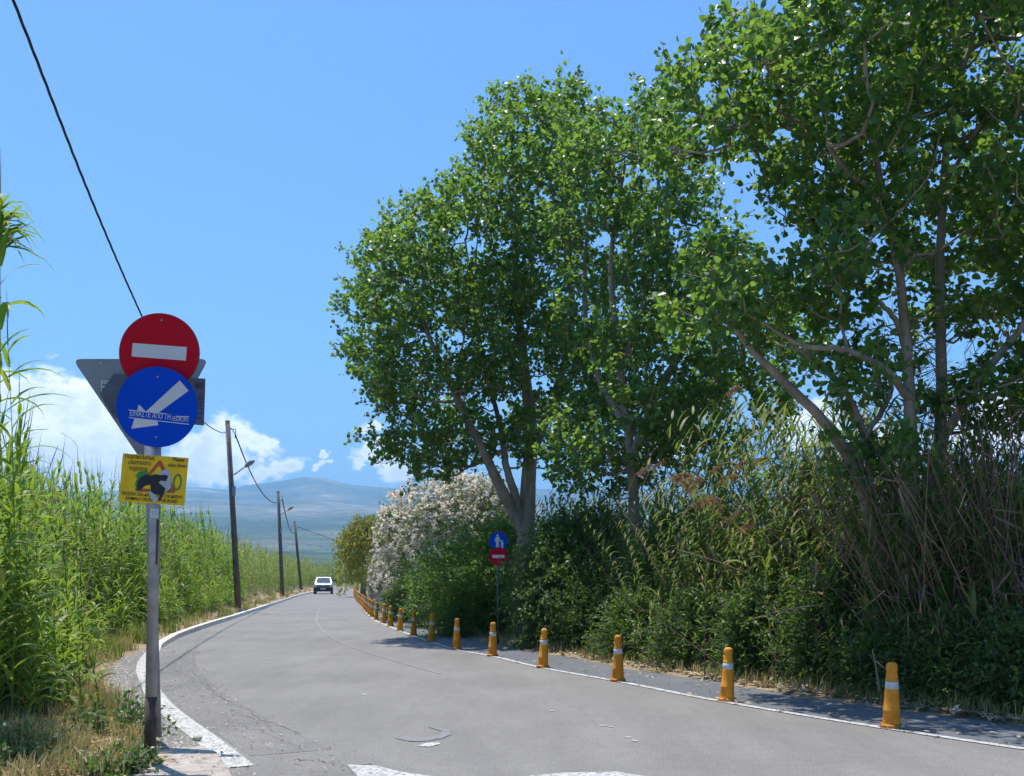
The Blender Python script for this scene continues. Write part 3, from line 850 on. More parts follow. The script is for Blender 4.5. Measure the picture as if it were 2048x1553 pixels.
poplar('poplar_tree', 'middle poplar between the forked poplar and the thick right-hand poplar', 22.6, (1268, 0), B_OUT,
       [dict(pts=[(1270, 1295), (1266, 1120), (1268, 1000), (1258, 880), (1236, 700), (1222, 520), (1250, 330)], r=(0.17, 0.035)),
        dict(pts=[(1262, 930, 0), (1310, 800, -0.5), (1370, 690, -0.8), (1420, 580, -0.6), (1410, 440, 0)], r=(0.13, 0.03)),
        dict(pts=[(1258, 860, 0), (1200, 760, 0.5), (1170, 620, 0.8), (1175, 420, 0.6)], r=(0.11, 0.03)),
        dict(pts=[(1240, 740, 0), (1290, 600, 0.7), (1320, 450, 0.8), (1310, 280, 0.4)], r=(0.09, 0.03))],
       [(1210, 540, 52), (1180, 610, 44), (1330, 740, 26), (1160, 830, 30)],
       3.0, 0.52, 0.112, M['poplar'], 22, 5, 11, bs=1.5, group='poplars along the footpath')
C_OUT = [(1405, 70), (1420, 30), (1445, -20), (1500, -90), (1640, -220), (1850, -280), (2150, -270), (2450, -100), (2600, 200), (2560, 520), (2350, 700), (2150, 680), (2030, 720), (1950, 690), (1880, 660), (1830, 650), (1760, 720),
         (1640, 750), (1570, 710), (1480, 700), (1430, 650), (1470, 560), (1545, 500), (1600, 470), (1640, 440), (1560, 400), (1480, 330), (1420, 360), (1340, 310), (1290, 260), (1300, 200), (1350, 140), (1400, 150)]
poplar('poplar_tree', 'nearest large poplar at the right with pale stem rising out of dead canes', 13.8, (1822, 0), C_OUT,
       [dict(pts=[(1822, 1382), (1822, 1240), (1818, 1080), (1822, 900), (1815, 740), (1800, 560), (1760, 360), (1720, 160), (1700, -60)], r=(0.135, 0.02)),
        dict(pts=[(1838, 1380, 0.4), (1850, 1100, 0.4), (1880, 900, 0.5), (1882, 700, 0.5), (1880, 480, 0.6), (1900, 250, 0.4), (1960, 20, 0.2), (1980, -80, 0)], r=(0.12, 0.02)),
        dict(pts=[(1790, 1300, 0.6), (1768, 1140, 0.5), (1738, 1030, 0.4), (1702, 925, 0.2), (1640, 835, 0), (1560, 757, -0.2), (1490, 682, -0.4), (1440, 600, -0.5), (1425, 540, -0.5)], r=(0.125, 0.02)),
        dict(pts=[(1846, 1010, 0.3), (1880, 890, 0.2), (1935, 800, 0), (1995, 715, -0.2), (2075, 610, -0.3), (2160, 450, -0.3)], r=(0.085, 0.03)),
        dict(pts=[(1820, 800, 0), (1770, 740, -0.5), (1690, 700, -0.7), (1600, 690, -0.8), (1520, 640, -0.8)], r=(0.06, 0.02)),
        dict(pts=[(1812, 700, 0), (1790, 640, 0), (1740, 590, -0.3), (1690, 560, -0.4)], r=(0.05, 0.02)),
        dict(pts=[(1780, 450, 0), (1700, 350, -0.3), (1620, 260, -0.6), (1500, 200, -0.8)], r=(0.06, 0.02)),
        dict(pts=[(1738, 1020, 0.4), (1735, 900, 0.3), (1700, 800, 0.2), (1660, 750, 0.2), (1600, 700, 0)], r=(0.07, 0.03)),
        dict(pts=[(1700, 920, 0.2), (1780, 790, 0.2), (1760, 720, 0.1)], r=(0.05, 0.02))],
       [(1720, 120, 42), (1735, 220, 40), (1600, 210, 30), (1870, 340, 45), (1895, 405, 40), (2015, 130, 45), (2030, 40, 40),
        (1500, 390, 62), (1575, 420, 54), (1450, 352, 38)],
       3.0, 0.44, 0.105, M['poplar_near'], 23, 5, 10, bs=1.1, extra=[[(1560, 690), (1700, 700), (1800, 680), (1800, 790), (1700, 830), (1600, 790)], [(1850, 660), (2080, 690), (2120, 850), (1980, 890), (1870, 800)], [(1330, 560), (1420, 500), (1500, 540), (1560, 640), (1520, 720), (1420, 700), (1350, 650)], [(1680, 880), (1740, 850), (1810, 850), (1835, 920), (1800, 985), (1720, 980), (1670, 940)]], group='poplars along the footpath')

def bare_twigs():
    rng = np.random.default_rng(77)
    root = empty('bare_branch', tuple(P(1830, 900, 14.3)))
    org = np.array(tuple(root.location))
    g = Geo()
    for k in range(70):
        x0, y0 = rng.uniform(1780, 1900), rng.uniform(640, 900)
        a = np.array(tuple(P(x0, y0, 14.3 + rng.uniform(-0.3, 0.6))))
        d = unit(np.array([rng.choice([-1, 1]) * rng.uniform(0.4, 1), rng.uniform(-0.6, 0.4), rng.uniform(-0.1, 0.6)]))
        L_ = rng.uniform(0.4, 1.2)
        p = spline([a, a + d * L_ * 0.5 + rng.normal(0, 0.06, 3), a + d * L_ + np.array([0, 0, rng.uniform(-0.1, 0.3)])], 7)
        g.tube(p - org, np.linspace(0.011, 0.003, 7), 4, cap=False)
        for j in range(3):
            q = p[2 + j]; e = q + unit(d + rng.normal(0, 0.7, 3)) * L_ * 0.35
            g.tube(np.array([q, (q + e) / 2 + rng.normal(0, 0.02, 3), e]) - org, np.array([0.006, 0.004, 0.002]), 3, cap=False)
    for k in range(40):
        a = np.array(tuple(P(rng.uniform(1920, 2070), rng.uniform(700, 960), 14.6 + rng.uniform(-0.3, 0.8))))
        d = unit(np.array([rng.uniform(-0.5, 1), rng.uniform(-0.4, 0.4), rng.uniform(0.1, 1)]))
        L_ = rng.uniform(0.4, 1.3)
        p = spline([a, a + d * L_ * 0.5 + rng.normal(0, 0.1, 3), a + d * L_], 6)
        g.tube(p - org, np.linspace(0.007, 0.002, 6), 4, cap=False)
    o = g.build('twigs', M['bark'], root); o['kind'] = 'stuff'
    tag(root, 'tangle of leafless pale twigs around the nearest poplar stem', 'branches', kind='stuff')
bare_twigs()

# ------------------------------------------------------------------ bushes
def bush(name, label, c, r, n_spray, leaf, mat, tpl, seed, cat='bush', nl=12, arch=0.5, ln=(0.35, 0.9), flower=None, fl_n=0, fl_size=0.06, fmat=None, group=None, inner=0.55, up=0.25, stems=7, lump=1.0):
    """lumpy mound of arching sprays, denser towards the skin"""
    rng = np.random.default_rng(seed)
    root = empty(name, (c[0], c[1], 0))
    org = np.array((c[0], c[1], 0.0))
    cen = np.array((0, 0, c[2])); r = np.array(r)
    lob = unit(rng.normal(0, 1, (9, 3))); amp = rng.uniform(0.05, 0.28, 9) * lump
    def shell(n, lo, hi):
        d = unit(rng.normal(0, 1, (n, 3)) + np.array([0, -0.25, 0.2]))
        k = 1 + np.sum(amp * np.clip(d @ lob.T - 0.55, 0, 1) * 2.0, 1) - 0.12
        rad = rng.uniform(lo ** 2, hi ** 2, n) ** 0.5
        p = cen + d * r * (k * rad)[:, None]
        return p, d
    p, d = shell(n_spray, inner, 1.0)
    keep = p[:, 2] > 0.02
    p, d = p[keep], d[keep]; n = len(p)
    L_ = rng.uniform(*ln, (n, 1))
    dirs = unit(d * np.array([1, 1, 0.6]) + rng.normal(0, 0.5, (n, 3)) + np.array([0, 0, up]))
    t = np.linspace(0.05, 1, nl)[None, :, None]
    pos = p[:, None] + dirs[:, None] * L_[:, None] * t + np.array([0, 0, -1.0]) * (arch * (L_[:, None] * t) ** 2)
    pos = pos + rng.normal(0, leaf * 0.35, pos.shape)
    tang = dirs[:, None] - np.array([0, 0, 2.0]) * arch * L_[:, None] * t
    lat = rng.normal(0, 0.75, pos.shape)
    dd = (tang * 0.7 + lat).reshape(-1, 3)
    nn = rng.normal(0, 0.55, pos.shape).reshape(-1, 3) + np.array([0, -0.1, 0.8])
    pos = pos.reshape(-1, 3)
    pos[:, 2] = np.maximum(pos[:, 2], 0.03)
    lg = Geo(); leaves(lg, pos, dd, nn, leaf * rng.uniform(0.6, 1.35, len(pos)), tpl)
    o = lg.build('foliage', mat, root); o['kind'] = 'stuff'
    tg = Geo()
    e = p + dirs * L_ - np.array([0, 0, 1.0]) * arch * L_ ** 2
    m_ = p + dirs * L_ * 0.5 - np.array([0, 0, 1.0]) * arch * (L_ * 0.5) ** 2
    twigs(tg, p, m_, 0.005); twigs(tg, m_, e, 0.004)
    for k in range(stems):
        f = np.array((rng.normal(0, r[0] * 0.22), rng.normal(0, r[1] * 0.22), 0.0))
        q = p[rng.integers(n)] * 0.85 + cen * 0.15
        tg.tube(spline([f, (f + q) / 2 + rng.normal(0, 0.12, 3) + np.array([0, 0, 0.15]), q], 7), np.linspace(0.03, 0.008, 7) * max(1, r[2] / 1.6), 5, cap=False)
    tg.build('stems', M['bark_dark'], root)['kind'] = 'stuff'
    if flower is not None:
        fp, fd = shell(fl_n, 0.86, 1.08)
        k = (fp[:, 2] > flower) 
        fp, fd = fp[k], fd[k]
        m = 9
        off = unit(rng.normal(0, 1, (len(fp), m, 3)) + fd[:, None] * 0.8) * rng.uniform(0.03, 0.11, (len(fp), m, 1)) * (fl_size / 0.06)
        q = (fp[:, None] + off).reshape(-1, 3)
        fg = Geo(); leaves(fg, q, rng.normal(0, 1, q.shape), np.repeat(fd, m, 0) + rng.normal(0, 0.5, q.shape) + np.array([0, 0, 0.3]), fl_size * rng.uniform(0.7, 1.2, len(q)), PETALS)
        o = fg.build('flowers', fmat, root); o['kind'] = 'stuff'
    tag(root, label, cat, group)
    return root

def at(x, y0, y1, Y, w, dy=1.2):
    """bush centre and radii from a picture box at depth Y"""
    a = P(x, y0, Y); b = P(x, y1, Y)
    h = (a.z - max(0.0, b.z))
    return (a.x, Y, max(0.0, b.z) + h * 0.42), (w * Y / F / 2, dy, h * 0.58)

c, r = at(918, 968, 1215, 37.0, 268, 2.1)
bush('oleander_bush', 'large oleander covered in pale pink blossom left of the forked poplar', c, r, 2300, 0.15, M['oleander'], LEAF_LONG, 31, nl=12, arch=0.25, ln=(0.3, 0.8), flower=2.35, fl_n=1900, fl_size=0.085, fmat=M['petal'], up=0.5)
c, r = at(1000, 975, 1200, 36.0, 130, 1.5)
bush('oleander_bush', 'paler sparse oleander half hidden behind the forked poplar trunk', c, r, 800, 0.15, M['oleander'], LEAF_LONG, 32, nl=12, arch=0.25, ln=(0.3, 0.8), flower=1.6, fl_n=600, fl_size=0.08, fmat=M['petal'], up=0.5)
c, r = at(768, 1110, 1205, 52.0, 62, 1.5)
bush('oleander_bush', 'small oleander with pale blossom beside the far footpath', c, r, 700, 0.15, M['oleander'], LEAF_LONG, 33, nl=10, arch=0.25, ln=(0.3, 0.7), flower=0.3, fl_n=600, fl_size=0.09, fmat=M['petal'], up=0.5)
c, r = at(835, 1160, 1240, 38.6, 110, 1.0)
bush('low_bush', 'dark green bush under the large oleander beside the footpath', c, r, 800, 0.13, M['bramble'], LEAF_OVAL, 34, nl=10)
c, r = at(895, 1120, 1262, 33.0, 120, 1.2)
bush('low_bush', 'deep shaded dark bush between the oleander and the bright green shrub', c, r, 800, 0.12, M['bramble'], LEAF_OVAL, 35, nl=10)
c, r = at(1000, 1060, 1275, 28.3, 200, 1.4)
bush('leafy_shrub', 'bright green feathery shrub behind the blue pedestrian sign', c, r, 1500, 0.10, M['bright'], LEAF_OVAL, 36, lump=1.9, nl=14, arch=0.45, ln=(0.4, 0.9))
c, r = at(950, 1190, 1270, 28.0, 110, 0.8)
bush('leafy_shrub', 'low spreading green shrub left of the pedestrian sign post', c, r, 650, 0.10, M['bright'], LEAF_OVAL, 37, nl=13, arch=0.5, ln=(0.4, 1.0))
c, r = at(1135, 1020, 1300, 23.2, 180, 1.0)
bush('leafy_shrub', 'tall dark leafy shrub right of the pedestrian sign', c, r, 1500, 0.09, M['bramble'], LEAF_OVAL, 38, lump=1.9, nl=13)
def hedge(xp, d):
    """ground point d metres behind the footpath that appears at picture column xp"""
    ys = np.linspace(9.5, 60, 600); sl = np.interp(ys, RY, np.gradient(RX, RY))
    k = 1 / np.sqrt(1 + sl ** 2); X = xr(ys) + (PATHW + d) * k; Yy = ys - sl * (PATHW + d) * k
    px = 1024 + F * X / Yy; o = np.argsort(px)
    return float(np.interp(xp, px[o], X[o])), float(np.interp(xp, px[o], Yy[o]))
for i, (xp, d, yt, w, lab) in enumerate([(1115, 0.95, 1190, 130, 'low bramble behind the fourth orange bollard'), (1190, 1.0, 1170, 110, 'bramble clump between the third and fourth orange bollards'),
        (1275, 0.95, 1205, 130, 'tangled dark bramble behind the third orange bollard'), (1400, 1.0, 1190, 150, 'dark bramble thicket left of the second bollard'),
        (1530, 1.0, 1165, 170, 'olive green bramble between the two nearest bollards'), (1665, 1.05, 1150, 150, 'tall shaded bramble just left of the nearest poplar stem'),
        (1785, 0.9, 1270, 130, 'low dark bramble directly behind the nearest orange bollard'), (1915, 0.95, 1255, 170, 'dark bramble below the brown dead canes'), (2075, 0.95, 1225, 190, 'dark bramble cut by the right edge of the view')]):
    X_, Y_ = hedge(xp, d); zt = P(xp, yt, Y_).z
    bush('bramble_bush', lab, (X_, Y_, zt * 0.36), (w * Y_ / F / 2, 0.45, zt * 0.60), int(5.2 * w), 0.066, M['bramble'], LEAF_OVAL, 400 + i, nl=14, arch=0.5, ln=(0.2, 0.75), lump=1.3, up=0.6)
c, r = at(1195, 1040, 1250, 24.5, 200, 1.2)
bush('leafy_shrub', 'shaded shrub wrapped round the middle poplar trunk', c, r, 900, 0.09, M['bramble'], LEAF_OVAL, 46, lump=1.9, nl=12)
c, r = at(1340, 1030, 1290, 20.8, 200, 0.9)
bush('leafy_shrub', 'dark ivy-like shrub in front of the brown plumed reeds', c, r, 1100, 0.075, M['bramble'], LEAF_OVAL, 48, lump=1.9, nl=13)
c, r = at(2052, 1130, 1195, 11.8, 36, 0.16)
bush('lilac_blossom', 'small cluster of lilac flowers at the right edge of the view', (c[0], c[1], P(0, 1160, 11.8).z), (0.13, 0.13, 0.17), 30, 0.06, M['bramble'], LEAF_OVAL, 47, cat='flowers', nl=6, ln=(0.1, 0.25), flower=0.3, fl_n=60, fl_size=0.03, fmat=M['lilac'], stems=1)
# low green plants on the left verge
for i, (x, y, w, h, Yo, lab) in enumerate([(235, 1472, 130, 45, 0, 'low leafy weed patch left of the sign post'), (40, 1440, 130, 140, 0, 'dark leafy bush at the left edge below the reeds'),
                                     (110, 1395, 110, 50, 0, 'green weeds at the foot of the near reeds'), (30, 1545, 90, 60, 0, 'small dark weed in the lower left corner'), (230, 1552, 100, 22, 0, 'tiny green weed beside the concrete pad')]):
    p = G(x, y)
    s = p.y / F
    bush('weed_patch', lab, (p.x, p.y, h * s * 0.35), (w * s / 2, 0.35 + 0.1 * (i == 1), h * s * 0.65), 150 if i != 1 else 420, 0.055, M['weed'] if i != 1 else M['bramble'], LEAF_OVAL, 60 + i, cat='weeds', nl=9, ln=(0.1, 0.32), arch=0.7, stems=0)

# far tree with hanging olive foliage
def far_tree(label, x, y0, Y, w, seed, mat, cat='tree'):
    rng = np.random.default_rng(seed)
    b = P(x, 1159, Y); top = P(x, y0, Y).z
    root = empty('drooping_tree', (b.x, Y, 0))
    g = Geo()
    g.tube(spline([(0, 0, 0), (0.1, 0, top * 0.3), (-0.1, 0.1, top * 0.6), (0.1, 0, top * 0.85)], 12), np.linspace(0.28, 0.05, 12), 7)
    W = w * Y / F / 2
    lg = Geo()
    for k in range(85):
        a = rng.uniform(0, 2 * math.pi); rr = W * rng.uniform(0.1, 1.0) ** 0.6
        z = top * (0.95 - 0.35 * (rr / W) ** 2 - 0.42 * rng.random() ** 1.6)
        c = np.array([math.cos(a) * rr, math.sin(a) * rr * 0.7, z])
        if k < 26: g.tube(spline([(0, 0, top * rng.uniform(0.3, 0.7)), c * 0.55 + np.array([0, 0, top * 0.32]), c], 6), np.linspace(0.07, 0.015, 6), 4, cap=False)
        n = 80
        t = rng.random((n, 1)) ** 0.8
        pos = c + np.concatenate([rng.normal(0, 0.30, (n, 2)), np.zeros((n, 1))], 1) + np.array([0, 0, -1.0]) * t * rng.uniform(0.8, 2.6)
        leaves(lg, pos, rng.normal(0, 0.3, (n, 3)) + np.array([0, 0, -1.0]), rng.normal(0, 1, (n, 3)), 0.28 * rng.uniform(0.6, 1.3, n), LEAF_OVAL)
    g.build('trunk', M['bark_dark'], root, True)
    o = lg.build('crown', mat, root); o['kind'] = 'stuff'
    tag(root, label, cat)
far_tree('olive brown drooping tree beside the far end of the road', 726, 1003, 88.0, 108, 71, M['willow'])
far_tree('dark green tree rising between the drooping tree and the oleander', 785, 985, 96.0, 60, 72, M['bramble'])

# ------------------------------------------------------------------ reeds
def reed_variant(rng, h, nl, segs, L0, W0, plume=False, lean=0.2, top_clear=0.0, wind=0.45):
    """one giant reed: jointed stem, two-ranked arching leaves, spear tip or plume"""
    v, q = [], []
    la = rng.uniform(-0.5, 0.5) + (math.pi if rng.random() < 0.75 else 0.0)
    ld = np.array([math.cos(la), 0.4 * math.sin(la)]) * lean * rng.uniform(0.3, 1.2)
    m = 6
    zs = np.linspace(0, 1, m)
    sp = np.stack([ld[0] * h * zs ** 2.2, ld[1] * h * zs ** 2.2, h * zs * (1 - 0.06 * abs(lean) * zs)], 1)
    g = Geo(); g.tube(sp, np.linspace(0.011, 0.003, m), 3, cap=False)
    a0 = rng.uniform(0, 2 * math.pi)
    for k in range(nl):
        f = (k + rng.uniform(0.2, 0.8)) / nl
        zt = 0.12 + 0.88 * f
        base = np.array([np.interp(zt, zs, sp[:, j]) for j in range(3)])
        az = a0 + math.pi * k + rng.normal(0, 0.45)
        d = np.array([math.cos(az) + wind, math.sin(az) - 0.1]); d /= np.linalg.norm(d)
        Lf = L0 * rng.uniform(0.65, 1.15) * (1.0 - 0.45 * max(0, f - 0.75) / 0.25)
        W = W0 * rng.uniform(0.7, 1.2)
        el = rng.uniform(0.75, 1.15) + 0.25 * (f > 0.85); droop = rng.uniform(1.2, 2.3) * (0.55 if f > 0.85 else 1)
        p = base.copy(); pts = [p]; els = []
        for s in range(segs):
            e = el - droop * ((s + 0.5) / segs) ** 1.3
            p = p + np.array([d[0] * math.cos(e), d[1] * math.cos(e), math.sin(e)]) * Lf / segs
            pts.append(p)
        tw = rng.uniform(-0.5, 0.5)
        side = np.array([-d[1], d[0], tw]); side /= np.linalg.norm(side)
        wid = np.interp(np.linspace(0, 1, segs + 1), [0, 0.25, 0.6, 1], [0.55, 1, 0.8, 0.03]) * W / 2
        P_ = np.array(pts)
        V = np.empty((2 * (segs + 1), 3)); V[0::2] = P_ - side * wid[:, None]; V[1::2] = P_ + side * wid[:, None]
        g.add(V, [(2 * s, 2 * s + 1, 2 * s + 3, 2 * s + 2) for s in range(segs)])
    tip = sp[-1]; td = unit(sp[-1] - sp[-2])
    if not plume:
        g.tube(np.array([tip, tip + td * h * 0.05 + np.array([0, 0, 0.1]), tip + td * h * 0.1 + np.array([0, 0, 0.22])]), np.array([0.008, 0.006, 0.001]), 3, cap=False)
    return np.concatenate(g.v), np.concatenate(g.q), tip, td

def scatter(geo, variants, pos, rot, scl):
    for vi in range(len(variants)):
        sel = np.arange(len(pos)) % len(variants) == vi
        if not sel.any(): continue
        V, Q = variants[vi][0], variants[vi][1]
        p, a, s = pos[sel], rot[sel], scl[sel]
        ca, sa = np.cos(a)[:, None], np.sin(a)[:, None]
        X = (V[None, :, 0] * ca - V[None, :, 1] * sa) * s[:, None] + p[:, 0:1]
        Yv = (V[None, :, 0] * sa + V[None, :, 1] * ca) * s[:, None] + p[:, 1:2]
        Z = V[None, :, 2] * s[:, None] + p[:, 2:3]
        W = np.stack([X, Yv, Z], 2).reshape(-1, 3)
        geo.add(W, (Q[None] + (np.arange(len(p)) * len(V))[:, None, None]).reshape(-1, 4))

def reed_bed(name, label, mat, variants, xy, scl, seed, zf=None, rotspread=0.9):
    rng = np.random.default_rng(seed)
    n = len(xy)
    z = np.array([float(verge_z(x, y)) for x, y in xy]) if zf is None else np.full(n, zf)
    pos = np.column_stack([xy, z - 0.03])
    g = Geo(); scatter(g, variants, pos, rng.uniform(-rotspread, rotspread, n), scl)
    o = g.build(name, mat)
    tag(o, label, 'reeds', kind='stuff')
    return o

rr = np.random.default_rng(91)
near_var = [reed_variant(rr, h, 26, 5, 0.62, 0.072, lean=rr.uniform(0.14, 0.42)) for h in (3.7, 3.9, 4.1, 3.4, 3.0, 3.8, 2.6, 3.5)]
dense = None
mid_var = [reed_variant(rr, h, 22, 4, 0.66, 0.075, lean=rr.uniform(0.14, 0.40)) for h in (3.6, 3.9, 4.1, 3.3, 2.8)]
far_var = [reed_variant(rr, h, 16, 3, 0.85, 0.085, lean=rr.uniform(0.06, 0.2)) for h in (3.8, 4.2, 4.4, 3.4)]
low_var = [reed_variant(rr, h, 13, 4, 0.55, 0.05, lean=0.15) for h in (1.0, 1.3, 1.6, 0.8)]
def reed_front(y): return xl(y) - np.interp(y, [6, 9, 14, 20, 26, 34, 60, 120], [1.9, 1.9, 1.8, 2.1, 1.8, 1.75, 2.3, 2.6])
def band(rng, n, y0, y1, d0, d1, pw=1.4):
    y = rng.uniform(y0, y1, n)
    d = d0 + (d1 - d0) * rng.random(n) ** pw
    x = reed_front(y) - d + 0.25 * np.sin(y * 1.9) + 0.15 * np.sin(y * 4.7)
    return np.column_stack([x, y])
xy = band(rr, 1600, 9.6, 31, 0.0, 4.5)
hs = rr.uniform(0.66, 1.16, len(xy)) * (0.93 + 0.12 * np.sin(xy[:, 1] * 0.9) * np.sin(xy[:, 1] * 2.3 + xy[:, 0])) * np.interp(xy[:, 1], [10, 20, 31], [0.88, 1.0, 1.06])
hs *= np.interp(reed_front(xy[:, 1]) - xy[:, 0], [0, 0.6, 1.5], [0.72, 0.92, 1.0])
reed_bed('reed_bed', 'dense bright green giant reeds behind the road signs on the left', M['reed'], near_var, xy, hs, 1)
xy = band(rr, 900, 31, 66, 0.0, 4.5)
reed_bed('reed_bed', 'green giant reeds around the first utility pole', M['reed'], mid_var, xy, rr.uniform(0.66, 1.22, len(xy)) * (1.0 + 0.1 * np.sin(xy[:, 1] * 0.7)) * 1.04 * np.interp(reed_front(xy[:, 1]) - xy[:, 0], [0, 0.8, 1.8], [0.65, 0.9, 1.0]), 2)
xy = band(rr, 1500, 66, 170, 0.0, 7)
reed_bed('reed_bed', 'yellow green reeds along the far left roadside behind the car', M['reed_far'], far_var, xy, rr.uniform(0.8, 1.15, len(xy)) * 0.98 * np.interp(reed_front(xy[:, 1]) - xy[:, 0], [0, 1.0, 2.5], [0.5, 0.85, 1.0]), 3)
xy = np.column_stack([rr.uniform(-42, 14, 900), rr.uniform(176, 186, 900)])
reed_bed('reed_bed', 'far hedge of reeds closing the end of the road', M['reed_far'], far_var, xy, rr.uniform(0.85, 1.2, 900) * np.interp(xy[:, 1], [176, 180], [0.75, 1.05]), 4, zf=0)
xy = band(rr, 420, 10.5, 60, -0.55, 0.4)
reed_bed('young_reeds', 'short young reeds fringing the left reed bed', M['reed'], low_var, xy, rr.uniform(0.6, 1.15, len(xy)), 5)
xy = band(rr, 260, 10.5, 60, 0.0, 3.0)
g = Geo()
for x_, y_ in xy:
    z_ = float(verge_z(x_, y_)); h_ = rr.uniform(1.2, 3.6); l_ = rr.normal(0, 0.22, 2)
    g.tube(spline([(x_, y_, z_), (x_ + l_[0] * h_ * 0.4, y_ + l_[1] * h_ * 0.4, z_ + h_ * 0.5), (x_ + l_[0] * h_, y_ + l_[1] * h_, z_ + h_)], 5), np.linspace(0.011, 0.005, 5), 3, cap=False)
    for k_ in range(5):
        t_ = rr.uniform(0.3, 1); p_ = np.array([x_ + l_[0] * h_ * t_, y_ + l_[1] * h_ * t_, z_ + h_ * t_]); d_ = unit(rr.normal(0, 0.6, 3) + np.array([0.2, -0.1, -0.6])); s_ = unit(np.cross(d_, rr.normal(0, 1, 3))) * 0.016
        g.add([p_ - s_, p_ + s_, p_ + d_ * rr.uniform(0.25, 0.55)], None, [(0, 1, 2)])
o = g.build('dry_reed_stalks', M['straw']); tag(o, 'pale dry reed stalks standing among the green reeds on the left', 'reeds', kind='stuff')
# individual near reeds at the left edge of the view
edge = [(-4.62, 9.0, 1.03, 'tallest near reed at the left edge with its drooping tip against the sky'), (-4.62, 9.35, 0.80, 'near reed at the left edge with long leaves hanging before the cloud'),
        (-4.98, 9.7, 0.86, 'near reed standing just behind the tallest reed at the left edge'), (-5.0, 10.2, 0.70, 'shorter near reed with broad leaves below the white cloud'), (-4.5, 8.8, 0.58, 'lowest near reed in the left edge clump')]
for i, (x, y, s, lab) in enumerate(edge):
    V, Q, tip, td = reed_variant(np.random.default_rng(200 + i), 4.6, 26, 7, 0.72, 0.07, lean=0.06, wind=0.7)
    root = empty('giant_reed', (x, y, float(verge_z(x, y)) - 0.03)); root.scale = (s, s, s)
    ns = 18
    g = Geo().add(V[:18], Q[:15]); g.build('stem', M['reed'], root)
    g = Geo(); g.add(V, Q[15:]); o = g.build('leaves', M['reed'], root); o['kind'] = 'stuff'
    if i == 0:
        rng = np.random.default_rng(9)
        n = 46
        base = np.array(tip) + np.column_stack([rng.normal(0, 0.02, (n, 2)), rng.uniform(-0.3, 0.12, n)])
        g = Geo()
        for k in range(n):
            d = unit(np.array([rng.uniform(-0.2, 1.0), rng.uniform(-0.5, 0.5), rng.uniform(-0.1, 0.6)]))
            Lf = rng.uniform(0.25, 0.5); p = base[k]
            pts = np.array([p, p + d * Lf * 0.4, p + d * Lf * 0.75 - np.array([0, 0, 0.07]), p + d * Lf - np.array([0, 0, 0.2])])
            sd = np.cross(d, [0, 0.3, 1]); sd = unit(sd) * np.array([0.012, 0.014, 0.01, 0.001])[:, None]
            W = np.empty((8, 3)); W[0::2] = pts - sd; W[1::2] = pts + sd
            g.add(W, [(0, 1, 3, 2), (2, 3, 5, 4), (4, 5, 7, 6)])
        g.build('plume', M['reed'], root)
    tag(root, lab, 'reed', 'near reeds at the left edge')

# reeds on the right behind the brambles, with brown plumes
right_var = [reed_variant(rr, h, 34, 4, 0.62, 0.046, lean=rr.uniform(0.12, 0.34), plume=True, wind=0.9) for h in (3.9, 4.3, 4.1, 3.5, 4.5, 3.0)]
n = 1000
ds = 0.9 + 4.2 * rr.random(n) ** 1.3; xps = rr.uniform(1090, 2140, n)
hp = np.array([hedge(x_, d_) for x_, d_ in zip(xps, ds)]); xv, yv = hp[:, 0], hp[:, 1]
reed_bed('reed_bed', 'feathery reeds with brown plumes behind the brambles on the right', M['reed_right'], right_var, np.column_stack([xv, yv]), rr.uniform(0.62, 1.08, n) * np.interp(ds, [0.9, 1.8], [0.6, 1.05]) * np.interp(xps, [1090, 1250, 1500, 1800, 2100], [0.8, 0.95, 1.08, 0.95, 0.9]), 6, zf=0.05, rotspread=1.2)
n = 350
yv = rr.uniform(25.0, 34.0, n); xv = (rr.uniform(1080, 2200, n) - 1024) * yv / F
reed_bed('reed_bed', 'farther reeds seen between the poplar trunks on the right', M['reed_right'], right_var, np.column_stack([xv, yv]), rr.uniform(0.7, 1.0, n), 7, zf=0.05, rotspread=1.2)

n = 230
ds = rr.uniform(0.35, 1.3, n); xps = rr.uniform(1100, 2120, n)
hp = np.array([hedge(x_, d_) for x_, d_ in zip(xps, ds)])
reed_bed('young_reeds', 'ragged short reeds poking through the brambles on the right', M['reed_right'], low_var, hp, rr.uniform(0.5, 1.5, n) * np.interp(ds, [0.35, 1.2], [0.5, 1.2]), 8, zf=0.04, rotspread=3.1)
def plume_geo(rng, L_):
    g = Geo()
    n = 60
    for k in range(n):
        t = rng.random()
        p = np.array([-0.25 * L_ * t ** 2 * 0 + L_ * t * 0.65, 0, L_ * (0.75 * t - 0.35 * t * t)])
        d = unit(np.array([rng.uniform(0.3, 1), rng.normal(0, 0.35), rng.uniform(-0.5, 0.35)]))
        Lf = L_ * rng.uniform(0.2, 0.42) * (1.1 - 0.6 * t)
        q = p + d * Lf * 0.6; e = p + d * Lf - np.array([0, 0, Lf * 0.35])
        s = unit(np.cross(d, [0, 1, 0.2])) * 0.009
        g.add([p - s * 0.4, p + s * 0.4, q + s, q - s, e], [(0, 1, 2, 3)], [(3, 2, 4)])
    g.tube([(-0.35 * L_, 0, -0.9 * L_), (0, 0, 0), (L_ * 0.3, 0, L_ * 0.2)], [0.006, 0.005, 0.003], 3, cap=False)
    return g.mesh('plume')
pm = [plume_geo(np.random.default_rng(300 + i), 0.42) for i in range(4)]
for m_ in pm: m_.materials.append(M['plume'])
plume_px = [(1355, 965), (1372, 985), (1400, 1000), (1425, 1028), (1455, 1040), (1475, 1060), (1440, 958), (1300, 940), (1450, 790), (1560, 1010), (1500, 930), (1465, 935), (1590, 1090), (1620, 1010), (1430, 1055), (1335, 955), (1270, 950), (1540, 1075), (1420, 945), (1380, 1010), (1575, 1000), (1600, 965)]
